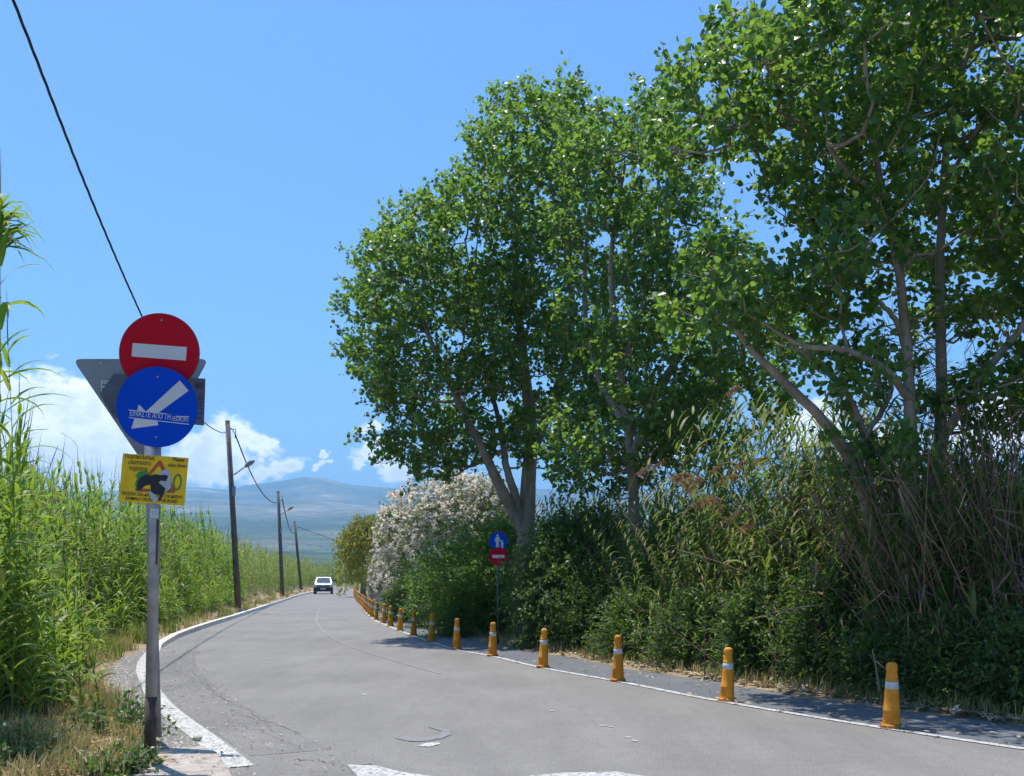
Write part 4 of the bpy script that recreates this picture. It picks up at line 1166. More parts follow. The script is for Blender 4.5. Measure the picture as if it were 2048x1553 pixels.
for i, (x, y) in enumerate(plume_px):
    Yp = 15.9 + 0.4 * (i % 4)
    p = P(x, y, Yp)
    o = bpy.data.objects.new('reed_plume', pm[i % 4]); C.objects.link(o)
    o.location = p; o.rotation_euler = (random.Random(i).uniform(-0.3, 0.3), random.Random(i).uniform(-0.2, 0.5), random.Random(i + 50).uniform(-0.6, 0.6))
    s = random.Random(i).uniform(0.7, 1.25); o.scale = (s, s, s)
    tag(o, 'brown feathery reed plume nodding above the roadside brambles', 'plume', 'brown plumes of the right-hand reeds')

# dead canes by the nearest poplar
def dead_canes():
    rng = np.random.default_rng(55)
    g = Geo()
    for k in range(1150):
        X_, Y_ = hedge(rng.uniform(1835, 2190), rng.uniform(0.95, 4.0)) if k % 5 else hedge(rng.uniform(1690, 1835), rng.uniform(2.2, 4.5))
        b = np.array([X_, Y_, 0.05])
        L_ = rng.uniform(0.9, 3.9)
        l = np.array([rng.normal(0.0, 0.42), rng.normal(0, 0.2), 1.0])
        e = b + unit(l) * L_
        m_ = (b + e) / 2 + rng.normal(0, 0.06, 3)
        g.tube(spline([b, m_, e], 5), np.linspace(0.012, 0.005, 5), 3, cap=False)
        if True:
            for j in range(4):
                p = b + (e - b) * rng.uniform(0.4, 1)
                d = unit(rng.normal(0, 0.6, 3) + np.array([0.1, -0.2, -0.7])); Lf = rng.uniform(0.25, 0.6)
                s = unit(np.cross(d, rng.normal(0, 1, 3))) * 0.012
                g.add([p - s, p + s, p + d * Lf], None, [(0, 1, 2)])
    for k in range(16):
        b = np.array([rng.uniform(2.8, 5.6), rng.uniform(14.0, 17.5), 0.1])
        e = b + unit(np.array([rng.normal(-0.55, 0.5), rng.normal(-0.1, 0.25), rng.uniform(0.5, 1.2)])) * rng.uniform(1.2, 3.0)
        g.tube(spline([b, (b + e) / 2 + rng.normal(0, 0.08, 3), e], 5), np.linspace(0.009, 0.004, 5), 3, cap=False)
    o = g.build('dead_reed_canes', M['cane'])
    tag(o, 'tangled brown dead reed canes leaning round the nearest poplar', 'canes', kind='stuff')
    spec = [((1830, 1000), (2060, 1080), 13.4, 'long pale cane leaning right from the nearest poplar stem'), ((1905, 1120), (2060, 1215), 13.0, 'second pale cane slanting down to the right edge'),
            ((1850, 1190), (1905, 1410), 12.4, 'greenish broken cane standing right of the nearest bollard'), ((1745, 1300), (1760, 1385), 12.3, 'thin pale cane left of the nearest bollard'),
            ((1700, 1110), (1790, 1270), 13.3, 'bent green cane left of the nearest poplar stem'), ((1235, 1000), (1330, 1170), 17.2, 'dry cane slanting across the shaded shrub'),
            ((1355, 1100), (1500, 1150), 16.0, 'dry cane lying across the second bramble'), ((1500, 1240), (1640, 1210), 14.0, 'dry cane resting on the olive green bramble')]
    for i, (a, b, Yc, lab) in enumerate(spec):
        pa, pb = P(*a, Yc), P(*b, Yc - 0.35)
        root = empty('broken_cane', pb)
        pts = spline([(0, 0, 0), tuple((pa - pb) / 2 + Vector((0, 0, 0.03))), tuple(pa - pb)], 8)
        Geo().tube(pts, np.linspace(0.014, 0.008, 8), 6).build('stalk', M['cane'] if i != 2 and i != 4 else M['reed_right'], root)
        q = pts[5]
        Geo().add([q + np.array([0, 0, 0.012]), q - np.array([0, 0, 0.012]), q + np.array([0.18, -0.05, -0.16])], None, [(0, 1, 2)]).build('dry_leaf', M['straw'], root)
        tag(root, lab, 'cane')
dead_canes()

# ------------------------------------------------------------------ grasses and litter
def grass(name, label, mat, n, fn, hgt, seed, wid=0.006, lean=0.5):
    rng = np.random.default_rng(seed)
    p = fn(rng, n); n = len(p)
    h = rng.uniform(hgt[0], hgt[1], n)[:, None]
    a = rng.uniform(0, 2 * math.pi, n); d = np.column_stack([np.cos(a), np.sin(a), np.zeros(n)])
    s = np.column_stack([-np.sin(a), np.cos(a), np.zeros(n)]) * wid
    b = rng.uniform(0.1, lean, (n, 1))
    up = np.array([0, 0, 1.0])
    m1 = p + up * h * 0.55 + d * b * h * 0.3; e = p + up * h * (1 - 0.25 * b) + d * b * h
    V = np.empty((n, 5, 3)); V[:, 0] = p - s; V[:, 1] = p + s; V[:, 2] = m1 + s * 0.8; V[:, 3] = m1 - s * 0.8; V[:, 4] = e
    i = (np.arange(n) * 5)[:, None]
    g = Geo().add(V.reshape(-1, 3), np.array([[0, 1, 2, 3]]) + i, np.array([[3, 2, 4]]) + i)
    o = g.build(name, mat); tag(o, label, 'grass', kind='stuff'); return o
def clumpy(rng, c, n, s): 
    k = rng.integers(0, len(c), n); return c[k] + rng.normal(0, s, (n, 2))
def left_verge_pts(rng, n, y0=6.8, y1=30, d0=0.05, d1=2.6, clump=True):
    if clump:
        m = max(10, n // 28)
        yc = rng.uniform(y1 ** -1, y0 ** -1, m) ** -1; c = np.column_stack([verge_edge(yc) - rng.uniform(d0, d1, m), yc])
        q = clumpy(rng, c, n, 0.09)
    else:
        yc = rng.uniform(y1 ** -1, y0 ** -1, n) ** -1; q = np.column_stack([verge_edge(yc) - rng.uniform(d0, d1, n), yc])
    q = q[q[:, 0] < verge_edge(q[:, 1]) - 0.03]
    return np.column_stack([q, verge_z(q[:, 0], q[:, 1]) - 0.01])
grass('dry_grass', 'tufts of dry yellow grass on the left verge by the sign post', M['grass'], 8000, lambda r, n: left_verge_pts(r, n, 6.8, 26, 0.1, 2.2), (0.06, 0.24), 1)
grass('green_grass', 'fresh green grass at the foot of the left reeds', M['grass_green'], 2600, lambda r, n: left_verge_pts(r, n, 12, 34, 1.4, 2.4), (0.10, 0.45), 2)
tall = np.array([G(x, y)[:2] for x, y in [(190, 1425), (205, 1430), (220, 1425), (175, 1430), (235, 1418), (200, 1412), (60, 1530), (85, 1535), (40, 1525), (100, 1540), (70, 1515), (160, 1400), (215, 1440)]])
def tall_pts(r, n):
    q = clumpy(r, tall, n, 0.13); return np.column_stack([q, verge_z(q[:, 0], q[:, 1]) - 0.01])
grass('tall_grass', 'upright tufts of tall yellow green grass left of the sign post', M['grass'], 700, tall_pts, (0.15, 0.42), 3, 0.005, 0.35)
grass('dry_grass', 'straw coloured grass mixed along the left kerb', M['grass'], 7000, lambda r, n: left_verge_pts(r, n, 17, 165, 0.05, 2.4), (0.08, 0.4), 14, 0.010)
grass('roadside_grass', 'green grass between the left kerb and the reeds', M['grass_green'], 5500, lambda r, n: left_verge_pts(r, n, 19, 165, 0.1, 2.6), (0.10, 0.5), 4, 0.010)
def right_pts(rng, n, d0, d1, y0=9, y1=60):
    y = rng.uniform(y1 ** -1, y0 ** -1, n) ** -1
    i = rng.integers(0, 3, n)
    t = Vector((0, 1))
    dx = np.gradient(RX, RY); sl = np.interp(y, RY, dx)
    nx, ny = 1 / np.sqrt(1 + sl ** 2), -sl / np.sqrt(1 + sl ** 2)
    d = PATHW + rng.uniform(d0, d1, n)
    return np.column_stack([xr(y) + nx * d, y + ny * d, np.full(n, 0.02)])
grass('path_edge_grass', 'scattered dry grass along the far edge of the footpath', M['grass'], 5000, lambda r, n: right_pts(r, n, 0.05, 0.9, 10, 70), (0.06, 0.28), 5)
ol = np.array([(float(xr(y_)) + 1.95, y_) for y_ in (33.5, 35.0, 36.5, 38.5, 40.5)])
grass('path_edge_grass', 'tall pale dry grass in front of the large oleander', M['grass'], 2600, lambda r, n: np.column_stack([clumpy(r, ol, n, 0.18), np.full(n, 0.02)]), (0.3, 0.95), 6, 0.008, 0.3)
def litter(name, label, mat, pts, size, seed, tpl, cat='litter', flat=0.25):
    rng = np.random.default_rng(seed)
    n = len(pts)
    d = rng.normal(0, 1, (n, 3)); d[:, 2] *= flat
    nn = np.column_stack([rng.normal(0, flat, (n, 2)), np.ones(n)])
    g = Geo(); leaves(g, pts, d, nn, rng.uniform(size[0], size[1], n), tpl)
    o = g.build(name, mat); tag(o, label, cat, kind='stuff')
lr = np.random.default_rng(17)
q = left_verge_pts(lr, 9500, 6.8, 20, -0.3, 2.5, False); q[:, 2] += 0.025
litter('straw_litter', 'pale straw and dead reed leaves strewn on the left verge', M['straw'], q, (0.07, 0.26), 1, (LEAF_LONG[0] * np.array([0.55, 1, 1]), LEAF_LONG[1]), 'straw')
q = right_pts(lr, 3200, -0.05, 0.8, 9, 40); q[:, 2] = 0.05 + lr.uniform(0, 0.03, len(q))
litter('fallen_leaves', 'dry fallen leaves along the far edge of the footpath', M['litter'], q, (0.05, 0.15), 2, LEAF_OVAL)
q = right_pts(lr, 330, -1.45, -0.1, 9, 40); q[:, 2] = 0.018
litter('fallen_leaves', 'few dry leaves lying on the footpath', M['litter'], q, (0.04, 0.11), 3, LEAF_OVAL)
n = 900
yy = lr.uniform(7.6, 22, n); q = np.column_stack([xl(yy) + lr.uniform(-1.0, 0.95, n), yy, np.where(yy < 9.3, 0.045, 0.016)])
litter('road_debris', 'twigs and grit along the left edge of the asphalt', M['litter'], q, (0.02, 0.09), 4, LEAF_LONG)
# loose grit where the verge spills onto the asphalt
gr = np.random.default_rng(61)
n = 2600
yy = gr.uniform(1 / 24, 1 / 7.6, n) ** -1; xx = verge_edge(yy) + gr.normal(0.12, 0.28, n)
g = Geo()
s_ = gr.uniform(0.004, 0.016, n)
T = np.array([(1, 0, 0), (-0.5, 0.87, 0), (-0.5, -0.87, 0), (0.1, 0, 0.9)])
V = np.column_stack([xx, yy, np.where(yy < 9.2, 0.03, 0.006)])[:, None, :] + T[None] * s_[:, None, None]
g.add(V.reshape(-1, 3), None, (np.array([(0, 1, 3), (1, 2, 3), (2, 0, 3)])[None] + (np.arange(n) * 4)[:, None, None]).reshape(-1, 3))
o = g.build('gravel', M['stone']); tag(o, 'loose grit spilling from the left verge onto the asphalt', 'gravel', kind='stuff')
# ------------------------------------------------------------------ road signs
def text_mesh(body, size, align='CENTER', bold=0.0):
    cu = bpy.data.curves.new('text', 'FONT')
    cu.body = body; cu.size = size; cu.align_x = align; cu.align_y = 'CENTER'; cu.offset = bold; cu.resolution_u = 3
    ob = bpy.data.objects.new('text', cu); C.objects.link(ob)
    dg = bpy.context.evaluated_depsgraph_get(); dg.update()
    me = bpy.data.meshes.new_from_object(ob.evaluated_get(dg))
    bpy.data.objects.remove(ob); bpy.data.curves.remove(cu)
    me.transform(Matrix.Rotation(math.pi / 2, 4, 'X'))
    me.materials.clear()
    return me
def lettering(body, size, x, z, y, parent, mat, width, bold=0.0, rot=0.0):
    me = text_mesh(body, size, 'CENTER', bold)
    xs = [v.co.x for v in me.vertices]; sx = width / (max(xs) - min(xs))
    me.transform(Matrix.Translation((x, y, z)) @ Matrix.Rotation(-rot, 4, 'Y') @ Matrix.Diagonal((sx, 1, 1, 1)))
    return link('lettering', me, mat, parent)
def circle(r, n=48, cx=0, cz=0): return [(cx + r * math.cos(2 * math.pi * i / n), cz + r * math.sin(2 * math.pi * i / n)) for i in range(n)]
def rounded(poly, r, n=5):
    out, k = [], len(poly)
    for i in range(k):
        p, a, b = Vector(poly[i]), Vector(poly[i - 1]), Vector(poly[(i + 1) % k])
        u, v = (a - p).normalized(), (b - p).normalized()
        half = math.acos(max(-1, min(1, u.dot(v)))) / 2
        t = r / math.tan(half)
        for j in range(n + 1):
            f = j / n
            q = (p + u * t) * (1 - f) ** 2 + p * 2 * f * (1 - f) + (p + v * t) * f ** 2
            out.append((q.x, q.y))
    return out
def board(name, parent, loc, rot, poly, mat, th=0.006, edge=None):
    o = Geo().prism(poly, 0, th).build(name, mat, parent)
    o.location = loc; o.rotation_euler = rot
    return o
def piece(name, parent, poly, mat, y=-0.002, th=0.0016): return Geo().prism(poly, y, y + th).build(name, mat, parent)
def bolt(parent, x, z, y=-0.006): return Geo().lathe([(0.0, 0.0), (0.009, 0.0), (0.009, 0.005), (0.0, 0.005)], 10).build('bolt', M['galv'], parent)

def sign_no_entry():
    b = G(300, 1516, 0.07)
    root = empty('road_sign', b)
    Y = b.y; s = Y / F
    L_ = lambda x, y: (P(x, y, Y) - b)          # local offsets
    bot, top = Vector((0, 0, 0)), L_(316, 640)
    ax = top - bot
    p1 = ax * 0.135
    Geo().tube([bot, p1], 0.0475, 16).build('rusty_foot', M['rust'], root)['label'] = 'rusty brown foot of the post'
    Geo().tube([p1, top], 0.046, 18).build('post', M['galv'], root, True)
    roll = math.radians(4.0)
    # red disc
    c = P(318.5, 706, Y - 0.075) - b
    d = board('no_entry_disc', root, (c.x, -0.075, c.z), (math.radians(3), roll, math.radians(2)), circle(79.5 * s), M['sign_red'], 0.004)
    rim = Geo(); R_ = 79.5 * s
    rim.lathe([(R_ - 0.001, 0.0), (R_ + 0.003, 0.0), (R_ + 0.003, 0.014), (R_ - 0.001, 0.014)], 56)
    me = rim.mesh('rim'); me.transform(Matrix.Rotation(-math.pi / 2, 4, 'X')); me.transform(Matrix.Translation((0, -0.001, 0))); link('rim', me, M['sign_dark'], d)
    w, h = 54 * s, 13.6 * s
    piece('white_bar', d, [(-w, -h + 0.008), (w, -h + 0.008), (w, h + 0.008), (-w, h + 0.008)], M['sign_white'])
    for z in (66 * s,):
        bo = bolt(d, 0, z); bo.rotation_euler = (math.pi / 2, 0, 0); bo.location = (0, -0.001, z)
    # blue disc with arrow
    c = P(314.0, 814.5, Y - 0.115) - b
    d = board('keep_left_disc', root, (c.x, -0.115, c.z), (math.radians(6), roll * 0.5, math.radians(2)), circle(79.5 * s), M['sign_blue'], 0.004)
    R_ = 79.5 * s
    rim = Geo(); rim.lathe([(R_ - 0.001, 0.0), (R_ + 0.003, 0.0), (R_ + 0.003, 0.014), (R_ - 0.001, 0.014)], 56)
    me = rim.mesh('rim'); me.transform(Matrix.Rotation(-math.pi / 2, 4, 'X')); me.transform(Matrix.Translation((0, -0.001, 0))); link('rim', me, M['sign_blue'], d)
    q = lambda x, y: ((x - 313.5) * s, (814.5 - y) * s * 1.04)
    arrow = [q(357, 762), (q(375, 781)), q(316, 826), q(330, 840)[:2], q(316, 850), q(264, 857), q(277, 812), q(287, 822), q(296, 824)]
    arrow = [q(357, 762), q(375, 781), q(312, 829), q(317, 849), q(264, 858), q(278, 811), q(292, 824)]
    piece('arrow', d, arrow, M['sign_white'])
    sr = math.radians(-3)
    st = piece('sticker', d, [q(259, 823), q(378, 830), q(378, 846), q(259, 837)], M['sign_blue'], -0.0035, 0.0012)
    piece('sticker_line', d, [q(258, 821.5), q(330, 826), q(330, 827.5), q(258, 823)], M['sign_white'], -0.005, 0.001)
    piece('sticker_line', d, [q(352, 830), q(378, 830), q(378, 831.5), q(352, 831.5)], M['sign_white'], -0.005, 0.001)
    piece('sticker_line', d, [q(259, 836), q(378, 844.5), q(378, 846), q(259, 837.5)], M['sign_white'], -0.005, 0.001)
    lettering('ΕΙΜΑΣΤΕ ΑΠΟ ΤΗ', 15 * s, *q(301, 831), -0.0055, d, M['sign_white'], 80 * s, bold=0.0004, rot=math.radians(-3.5))
    lettering('ΛΕΩΦΟΡΟ', 12 * s, *q(360, 836.5), -0.0055, d, M['sign_white'], 33 * s, bold=0.0002, rot=math.radians(-3.5))
    for z in (60 * s, -60 * s):
        bo = bolt(d, 0, z); bo.rotation_euler = (math.pi / 2, 0, 0); bo.location = (0, -0.001, z)
    # yellow board
    c = P(307, 959.5, Y - 0.07) - b
    W, H = 65.7 * s, 48 * s
    d = board('warning_board', root, (c.x, -0.07, c.z), (0, roll, 0), [(-W, -H), (W, -H), (W, H), (-W, H)], M['sign_yellow'], 0.004)
    q = lambda x, y: ((x - 307) * s, (959.5 - (y - (x - 307) * 0.07)) * s)
    tri_o = [q(269, 983), q(355, 987), q(317, 918)]
    ring_o = rounded(tri_o, 0.02); cen = (sum(p[0] for p in tri_o) / 3, sum(p[1] for p in tri_o) / 3)
    ring_i = [(cen[0] + (p[0] - cen[0]) * 0.72, cen[1] + (p[1] - cen[1]) * 0.72) for p in ring_o]
    piece('warning_triangle', d, ring_o, M['sign_orange'], -0.002, 0.0012)
    piece('triangle_field', d, ring_i, M['sign_yellow'], -0.0034, 0.0012)
    rng = random.Random(4)
    def blob(cx, cy, rx, ry, n=22, j=0.2, rot=0.0):
        out = []
        for i in range(n):
            a = 2 * math.pi * i / n; k = 1 + rng.uniform(-j, j)
            u, v = rx * math.cos(a) * k, ry * math.sin(a) * k
            out.append(q(cx + u * math.cos(rot) - v * math.sin(rot), cy + u * math.sin(rot) + v * math.cos(rot)))
        return out
    piece('grey_paint', d, [q(x, y) for x, y in [(318, 945), (328, 939), (338, 942), (342, 958), (344, 975), (336, 984), (322, 988), (303, 993), (300, 985), (312, 976), (310, 960)]], M['paint_grey'], -0.0048, 0.001)
    piece('green_paint', d, blob(285, 950, 16, 6, j=0.3, rot=-0.1), M['paint_green'], -0.0048, 0.001)
    piece('green_paint', d, blob(277, 966, 4, 16, j=0.3, rot=0.1), M['paint_green'], -0.0049, 0.001)
    loop = [q(355 + 8.5 * math.cos(a), 965 + 17 * math.sin(a)) for a in np.linspace(0, 2 * math.pi, 26)[:-1]]
    loop_i = [q(355 + 5.5 * math.cos(a), 965 + 13 * math.sin(a)) for a in np.linspace(0, 2 * math.pi, 26)[:-1]]
    V = [(x, -0.0042, z) for x, z in loop] + [(x, -0.0042, z) for x, z in loop_i]
    Geo().add(V, [(i, i + 25, (i + 1) % 25 + 25, (i + 1) % 25) for i in range(25)]).build('green_loop', M['paint_green'], d)
    piece('black_paint', d, [q(x, y) for x, y in [(276, 968), (280, 955), (292, 949), (300, 952), (310, 949), (322, 951), (330, 950), (336, 953), (333, 963), (322, 962), (318, 966), (326, 972), (333, 978), (330, 990), (323, 1003), (320, 1000), (324, 990),
                                       (312, 989), (305, 984), (302, 970), (292, 972), (284, 980), (278, 981)]], M['ink'], -0.0066, 0.0016)
    for body, sz, x, y, w in (('Παρακαλούμε', 11.5, 276, 914.5, 60), ('ελαττώστε', 11.5, 277, 926, 46), ('ταχύτητα', 11.5, 275, 938, 38), ('Please', 10.5, 353, 920, 24), ('slow down', 10.5, 352, 931.5, 36),
                              ('ΠΡΟΣΟΧΗ ΖΩΑ ΔΙΑΣΧΙΖΟΥΝ ΤΟΝ ΔΡΟΜΟ', 8.6, 307, 991.5, 122), ('ANIMALS CROSSING THE ROAD', 9.0, 307, 1000.5, 104)):
        px, pz = q(x, y)
        lettering(body, sz * s, px, pz, -0.0038, d, M['ink'], w * s, bold=0.0005)
    piece('scraped_patch', d, [q(x, y) for x, y in [(304, 990), (314, 988), (318, 996), (324, 1000), (314, 1006), (306, 998)]], M['paint_grey'], -0.0053, 0.001)
    # sticker and strap on the post
    c = L_(313, 1028)
    o = Geo().prism([(-8 * s, -9 * s), (8 * s, -9 * s), (8 * s, 9 * s), (-8 * s, 9 * s)], 0, 0.001).build('sticker', M['sign_white'], root); o.location = (c.x, -0.049, c.z)
    for k in range(3): Geo().prism([(-6 * s, 4 * s - k * 4 * s), (6 * s, 4 * s - k * 4 * s), (6 * s, 5 * s - k * 4 * s), (-6 * s, 5 * s - k * 4 * s)], -0.0012, -0.0004).build('print_line', M['galv'], o)
    a, bb = L_(318.5, 1040), L_(315.5, 1130)
    Geo().tube([(a.x, -0.03, a.z), (bb.x, -0.03, bb.z)], 0.008, 6).build('red_tape', M['rust'], root)
    for y, nm in ((725, 'clamp'), (840, 'clamp'), (940, 'clamp')):
        p = L_(313, y); Geo().tube([(p.x, 0, p.z - 0.02), (p.x, 0, p.z + 0.02)], 0.052, 14).build(nm, M['galv_dark'], root)
    tag(root, 'leaning grey post with red no-entry disc, blue arrow disc and yellow animal warning board', 'road sign')
sign_no_entry()

def sign_give_way_back():
    b = G(315, 1474, 0.05)
    root = empty('road_sign', b)
    Y = b.y; s = Y / F
    L_ = lambda x, y: (P(x, y, Y) - b)
    top = L_(291, 720)
    Geo().tube([(0, 0, 0), top], 0.04, 16).build('post', M['galv_dark'], root, True)
    q = lambda x, y: (L_(x, y).x, L_(x, y).z)
    tri = rounded([q(140, 716), q(414, 716), q(291, 938)][::-1], 0.05)
    d = Geo().prism(tri, 0.05, 0.056).build('triangle_plate', M['sign_back'], root)
    for x, y in ((198, 724),):
        px, pz = q(x, y); piece('rivet', d, circle(0.008, 10, px, pz), M['sign_white'], 0.047, 0.002)
    st = piece('sticker', d, [q(198, 788), q(221, 788), q(221, 760), q(198, 760)], M['sign_white'], 0.047, 0.001)
    piece('sticker_field', d, [q(200, 786), q(219, 786), q(219, 774), q(200, 774)], M['sticker_green'], 0.0455, 0.001)
    piece('sticker_print', d, [q(200, 770), q(219, 770), q(219, 767), q(200, 767)], M['sign_dark'], 0.0455, 0.001)
    for x in (202, 208, 214): piece('sticker_print', d, [q(x, 765), q(x + 3, 765), q(x + 3, 762), q(x, 762)], M['sign_dark'], 0.0455, 0.001)
    arr = [q(204, 790), q(233, 838), q(411, 853), q(414, 760), q(233, 750)]
    d2 = Geo().prism(arr, -0.055, -0.047).build('arrow_board', M['sign_dark'], root)
    for y0, y1, x0, x1 in ((768, 780, 393, 409), (793, 796, 395, 399), (793, 796, 401, 404), (793, 796, 406, 409), (799, 802, 391, 409), (805, 808, 391, 409), (811, 814, 396, 408), (819, 822, 392, 408), (827, 830, 392, 407), (836, 839, 394, 407)):
        piece('faded_print', d2, [q(x0, y1), q(x1, y1 + 0.6), q(x1, y0 + 0.6), q(x0, y0)], M['ink_worn'], -0.0565, 0.001)
    for y in (740, 800): 
        p = L_(295, y); Geo().tube([(p.x, 0, p.z - 0.02), (p.x, 0, p.z + 0.02)], 0.05, 12).build('clamp', M['galv'], root)
    tag(root, 'post behind the no-entry sign carrying a grey triangle back and dark arrow board', 'road sign')
sign_give_way_back()

def sign_pedestrian():
    b = G(996, 1288, 0.02)
    root = empty('road_sign', b)
    Y = b.y; s = Y / F
    L_ = lambda x, y: (P(x, y, Y) - b)
    Geo().tube([(0, 0, 0), L_(996, 1066)], 0.027, 12).build('post', M['green_post'], root, True)
    c = L_(997, 1083); R_ = 19.3 * s
    d = board('pedestrian_disc', root, (c.x, -0.034, c.z), (0, 0, 0), circle(R_, 10), M['sign_blue'], 0.004)
    q = lambda x, y: ((x - 997) * s, (1083 - y) * s)
    ad = Geo()
    ad.prism(circle(2.1 * s, 12, *q(995, 1071)), -0.003, -0.001)
    ad.prism([q(x, y) for x, y in [(992, 1074), (998, 1074), (1000.5, 1080), (1004, 1085), (1003, 1086.3), (999, 1082), (998, 1078), (998, 1085), (998.3, 1097), (995.8, 1097), (995, 1087), (994.4, 1097), (992, 1097), (992, 1085), (991.7, 1078), (990.6, 1084), (989, 1084), (990, 1078)]], -0.003, -0.001)
    ad.build('adult_figure', M['sign_white'], d)
    ch = Geo(); ch.prism(circle(1.7 * s, 12, *q(1004.5, 1082.4)), -0.0034, -0.0014)
    ch.prism([q(x, y) for x, y in [(1003, 1085), (1006, 1085), (1008, 1089), (1006.5, 1090), (1006.3, 1092), (1006.8, 1097), (1004.8, 1097), (1004.4, 1093), (1003.9, 1097), (1002, 1097), (1002.4, 1090), (1001.6, 1086.5)]], -0.0034, -0.0014)
    ch.build('child_figure', M['sign_white'], d)
    c = L_(997, 1113.5); R_ = 18.3 * s
    d = board('no_entry_disc', root, (c.x, -0.046, c.z), (0, 0, 0), circle(R_), M['sign_red'], 0.004)
    piece('white_bar', d, [(-12 * s, -3.2 * s), (12 * s, -3.2 * s), (12 * s, 3.2 * s), (-12 * s, 3.2 * s)], M['sign_white'])
    piece('chip', d, circle(1.3 * s, 8, 7 * s, -13.5 * s), M['sign_white'])
    for y in (1083, 1113): 
        p = L_(996, y); Geo().tube([(p.x, 0, p.z - 0.015), (p.x, 0, p.z + 0.015)], 0.034, 12).build('clamp', M['galv'], root)
    tag(root, 'green post with blue adult and child disc above a small red no-entry disc', 'road sign')
sign_pedestrian()

# ------------------------------------------------------------------ bollards
def make_bollard_meshes():
    H = 0.675
    base = Geo(); base.lathe([(0.0, 0.0), (0.118, 0.0), (0.118, 0.022), (0.108, 0.034), (0.092, 0.038), (0.0, 0.038)], 20)
    for a in (0.4, 2.5, 4.6): base.box((0.10 * math.cos(a), 0.10 * math.sin(a), 0.036), (0.03, 0.03, 0.016), a)
    prof = [(0.092, 0.036), (0.0905, 0.05), (0.084, 0.165), (0.0865, 0.170), (0.0865, 0.182), (0.083, 0.187), (0.0705, 0.385), (0.070, 0.392), (0.066, 0.396), (0.063, 0.475), (0.066, 0.480), (0.0655, 0.492), (0.0610, 0.497), (0.0595, 0.535), (0.0585, 0.55), (0.053, 0.568), (0.053, 0.58), (0.057, 0.598), (0.0575, 0.628), (0.054, 0.650), (0.042, 0.668), (0.02, 0.675), (0.0, 0.676)]
    body = Geo(); body.lathe(prof, 20)
    band = Geo(); band.lathe([(0.0668, 0.399), (0.0684, 0.400), (0.0655, 0.473), (0.064, 0.474)], 20)
    knob = Geo()
    knob.add(*[(lambda V, Q: (V, Q))(*(lambda n, m: (np.array([(0.018 * math.sin(math.pi * i / m) * math.cos(2 * math.pi * j / n) - 0.055, 0.018 * math.sin(math.pi * i / m) * math.sin(2 * math.pi * j / n), 0.018 * math.cos(math.pi * i / m) + 0.555) for i in range(m + 1) for j in range(n)]),
                                             [(i * n + j, i * n + (j + 1) % n, (i + 1) * n + (j + 1) % n, (i + 1) * n + j) for i in range(m) for j in range(n)]))(8, 5))][0])
    out = []
    for g, nm, mt in ((base, 'base', 'bollard_base'), (body, 'body', 'bollard'), (band, 'reflective_band', 'band'), (knob, 'side_knob', 'bollard')):
        me = g.mesh(nm); me.materials.append(M[mt]); me.polygons.foreach_set('use_smooth', np.ones(len(me.polygons), dtype=bool)); out.append((nm, me))
    return out
BM = make_bollard_meshes()
ORD = ['first', 'second', 'third', 'fourth', 'fifth', 'sixth', 'seventh', 'eighth', 'ninth', 'tenth', 'eleventh', 'twelfth', 'thirteenth', 'fourteenth', 'fifteenth', 'sixteenth']
def bollard(p, rz, lean, label, group, parts=BM, sc_=1.0):
    o = empty('bollard', p, (lean[0], lean[1], rz)); o.scale = (1, 1, sc_)
    for nm, me in parts:
        c = bpy.data.objects.new(nm, me); C.objects.link(c); c.parent = o
    tag(o, label, 'bollard', group)
bpx = [(1783, 1455), (1454, 1402), (1236, 1362), (1086, 1335), (985, 1312), (913, 1298), (862, 1283), (827, 1271), (800, 1261.5), (781, 1253), (766, 1246), (752, 1240)]
rb = random.Random(6)
for i, (x, y) in enumerate(bpx):
    p = G(x, y, 0.008)
    lab = 'orange bollard with white band, %s from the camera in the row' % ORD[i]
    if i == 0: lab = 'nearest orange bollard with white band, largest of the row at the right'
    bollard(p, rb.uniform(-0.8, 0.8), (rb.uniform(-0.04, 0.04), rb.uniform(-0.03, 0.07)), lab, 'orange bollards along the footpath', BM if i in (1, 2, 4, 6, 7) else BM[:3], 1.03 if i == 2 else 1.0)
curve = spline([(float(x), float(y)) for y, x in zip(RY, RX)], 1500)
curve = curve[curve[:, 1] > G(752, 1240).y]
acc, last = 0.0, curve[0]
k = 12
for p in curve[1:]:
    acc += float(np.linalg.norm(p - last)); last = p
    if acc > 2.75:
        acc = 0.0
        lab = 'orange bollard with white band, %s from the camera in the row' % ORD[k] if k < 16 else 'small distant orange bollard in the packed row curving to the far bend'
        bollard((p[0], p[1], 0.008), rb.uniform(-3, 3), (rb.uniform(-0.05, 0.05), rb.uniform(-0.06, 0.06)), lab, 'orange bollards along the footpath' if k < 16 else 'distant orange bollards', BM[:3]); k += 1
for t in np.linspace(0, 1, 9):
    p = spline([(-22.0, 152), (-20.8, 157.0), (-17.5, 160), (-13, 161.5), (-8, 162.5)], 50)[int(t * 49)]
    bollard((p[0], p[1], 0.008), 0, (0, 0), 'tiny orange bollard past the far bend of the footpath', 'orange bollards past the bend', BM[:3])

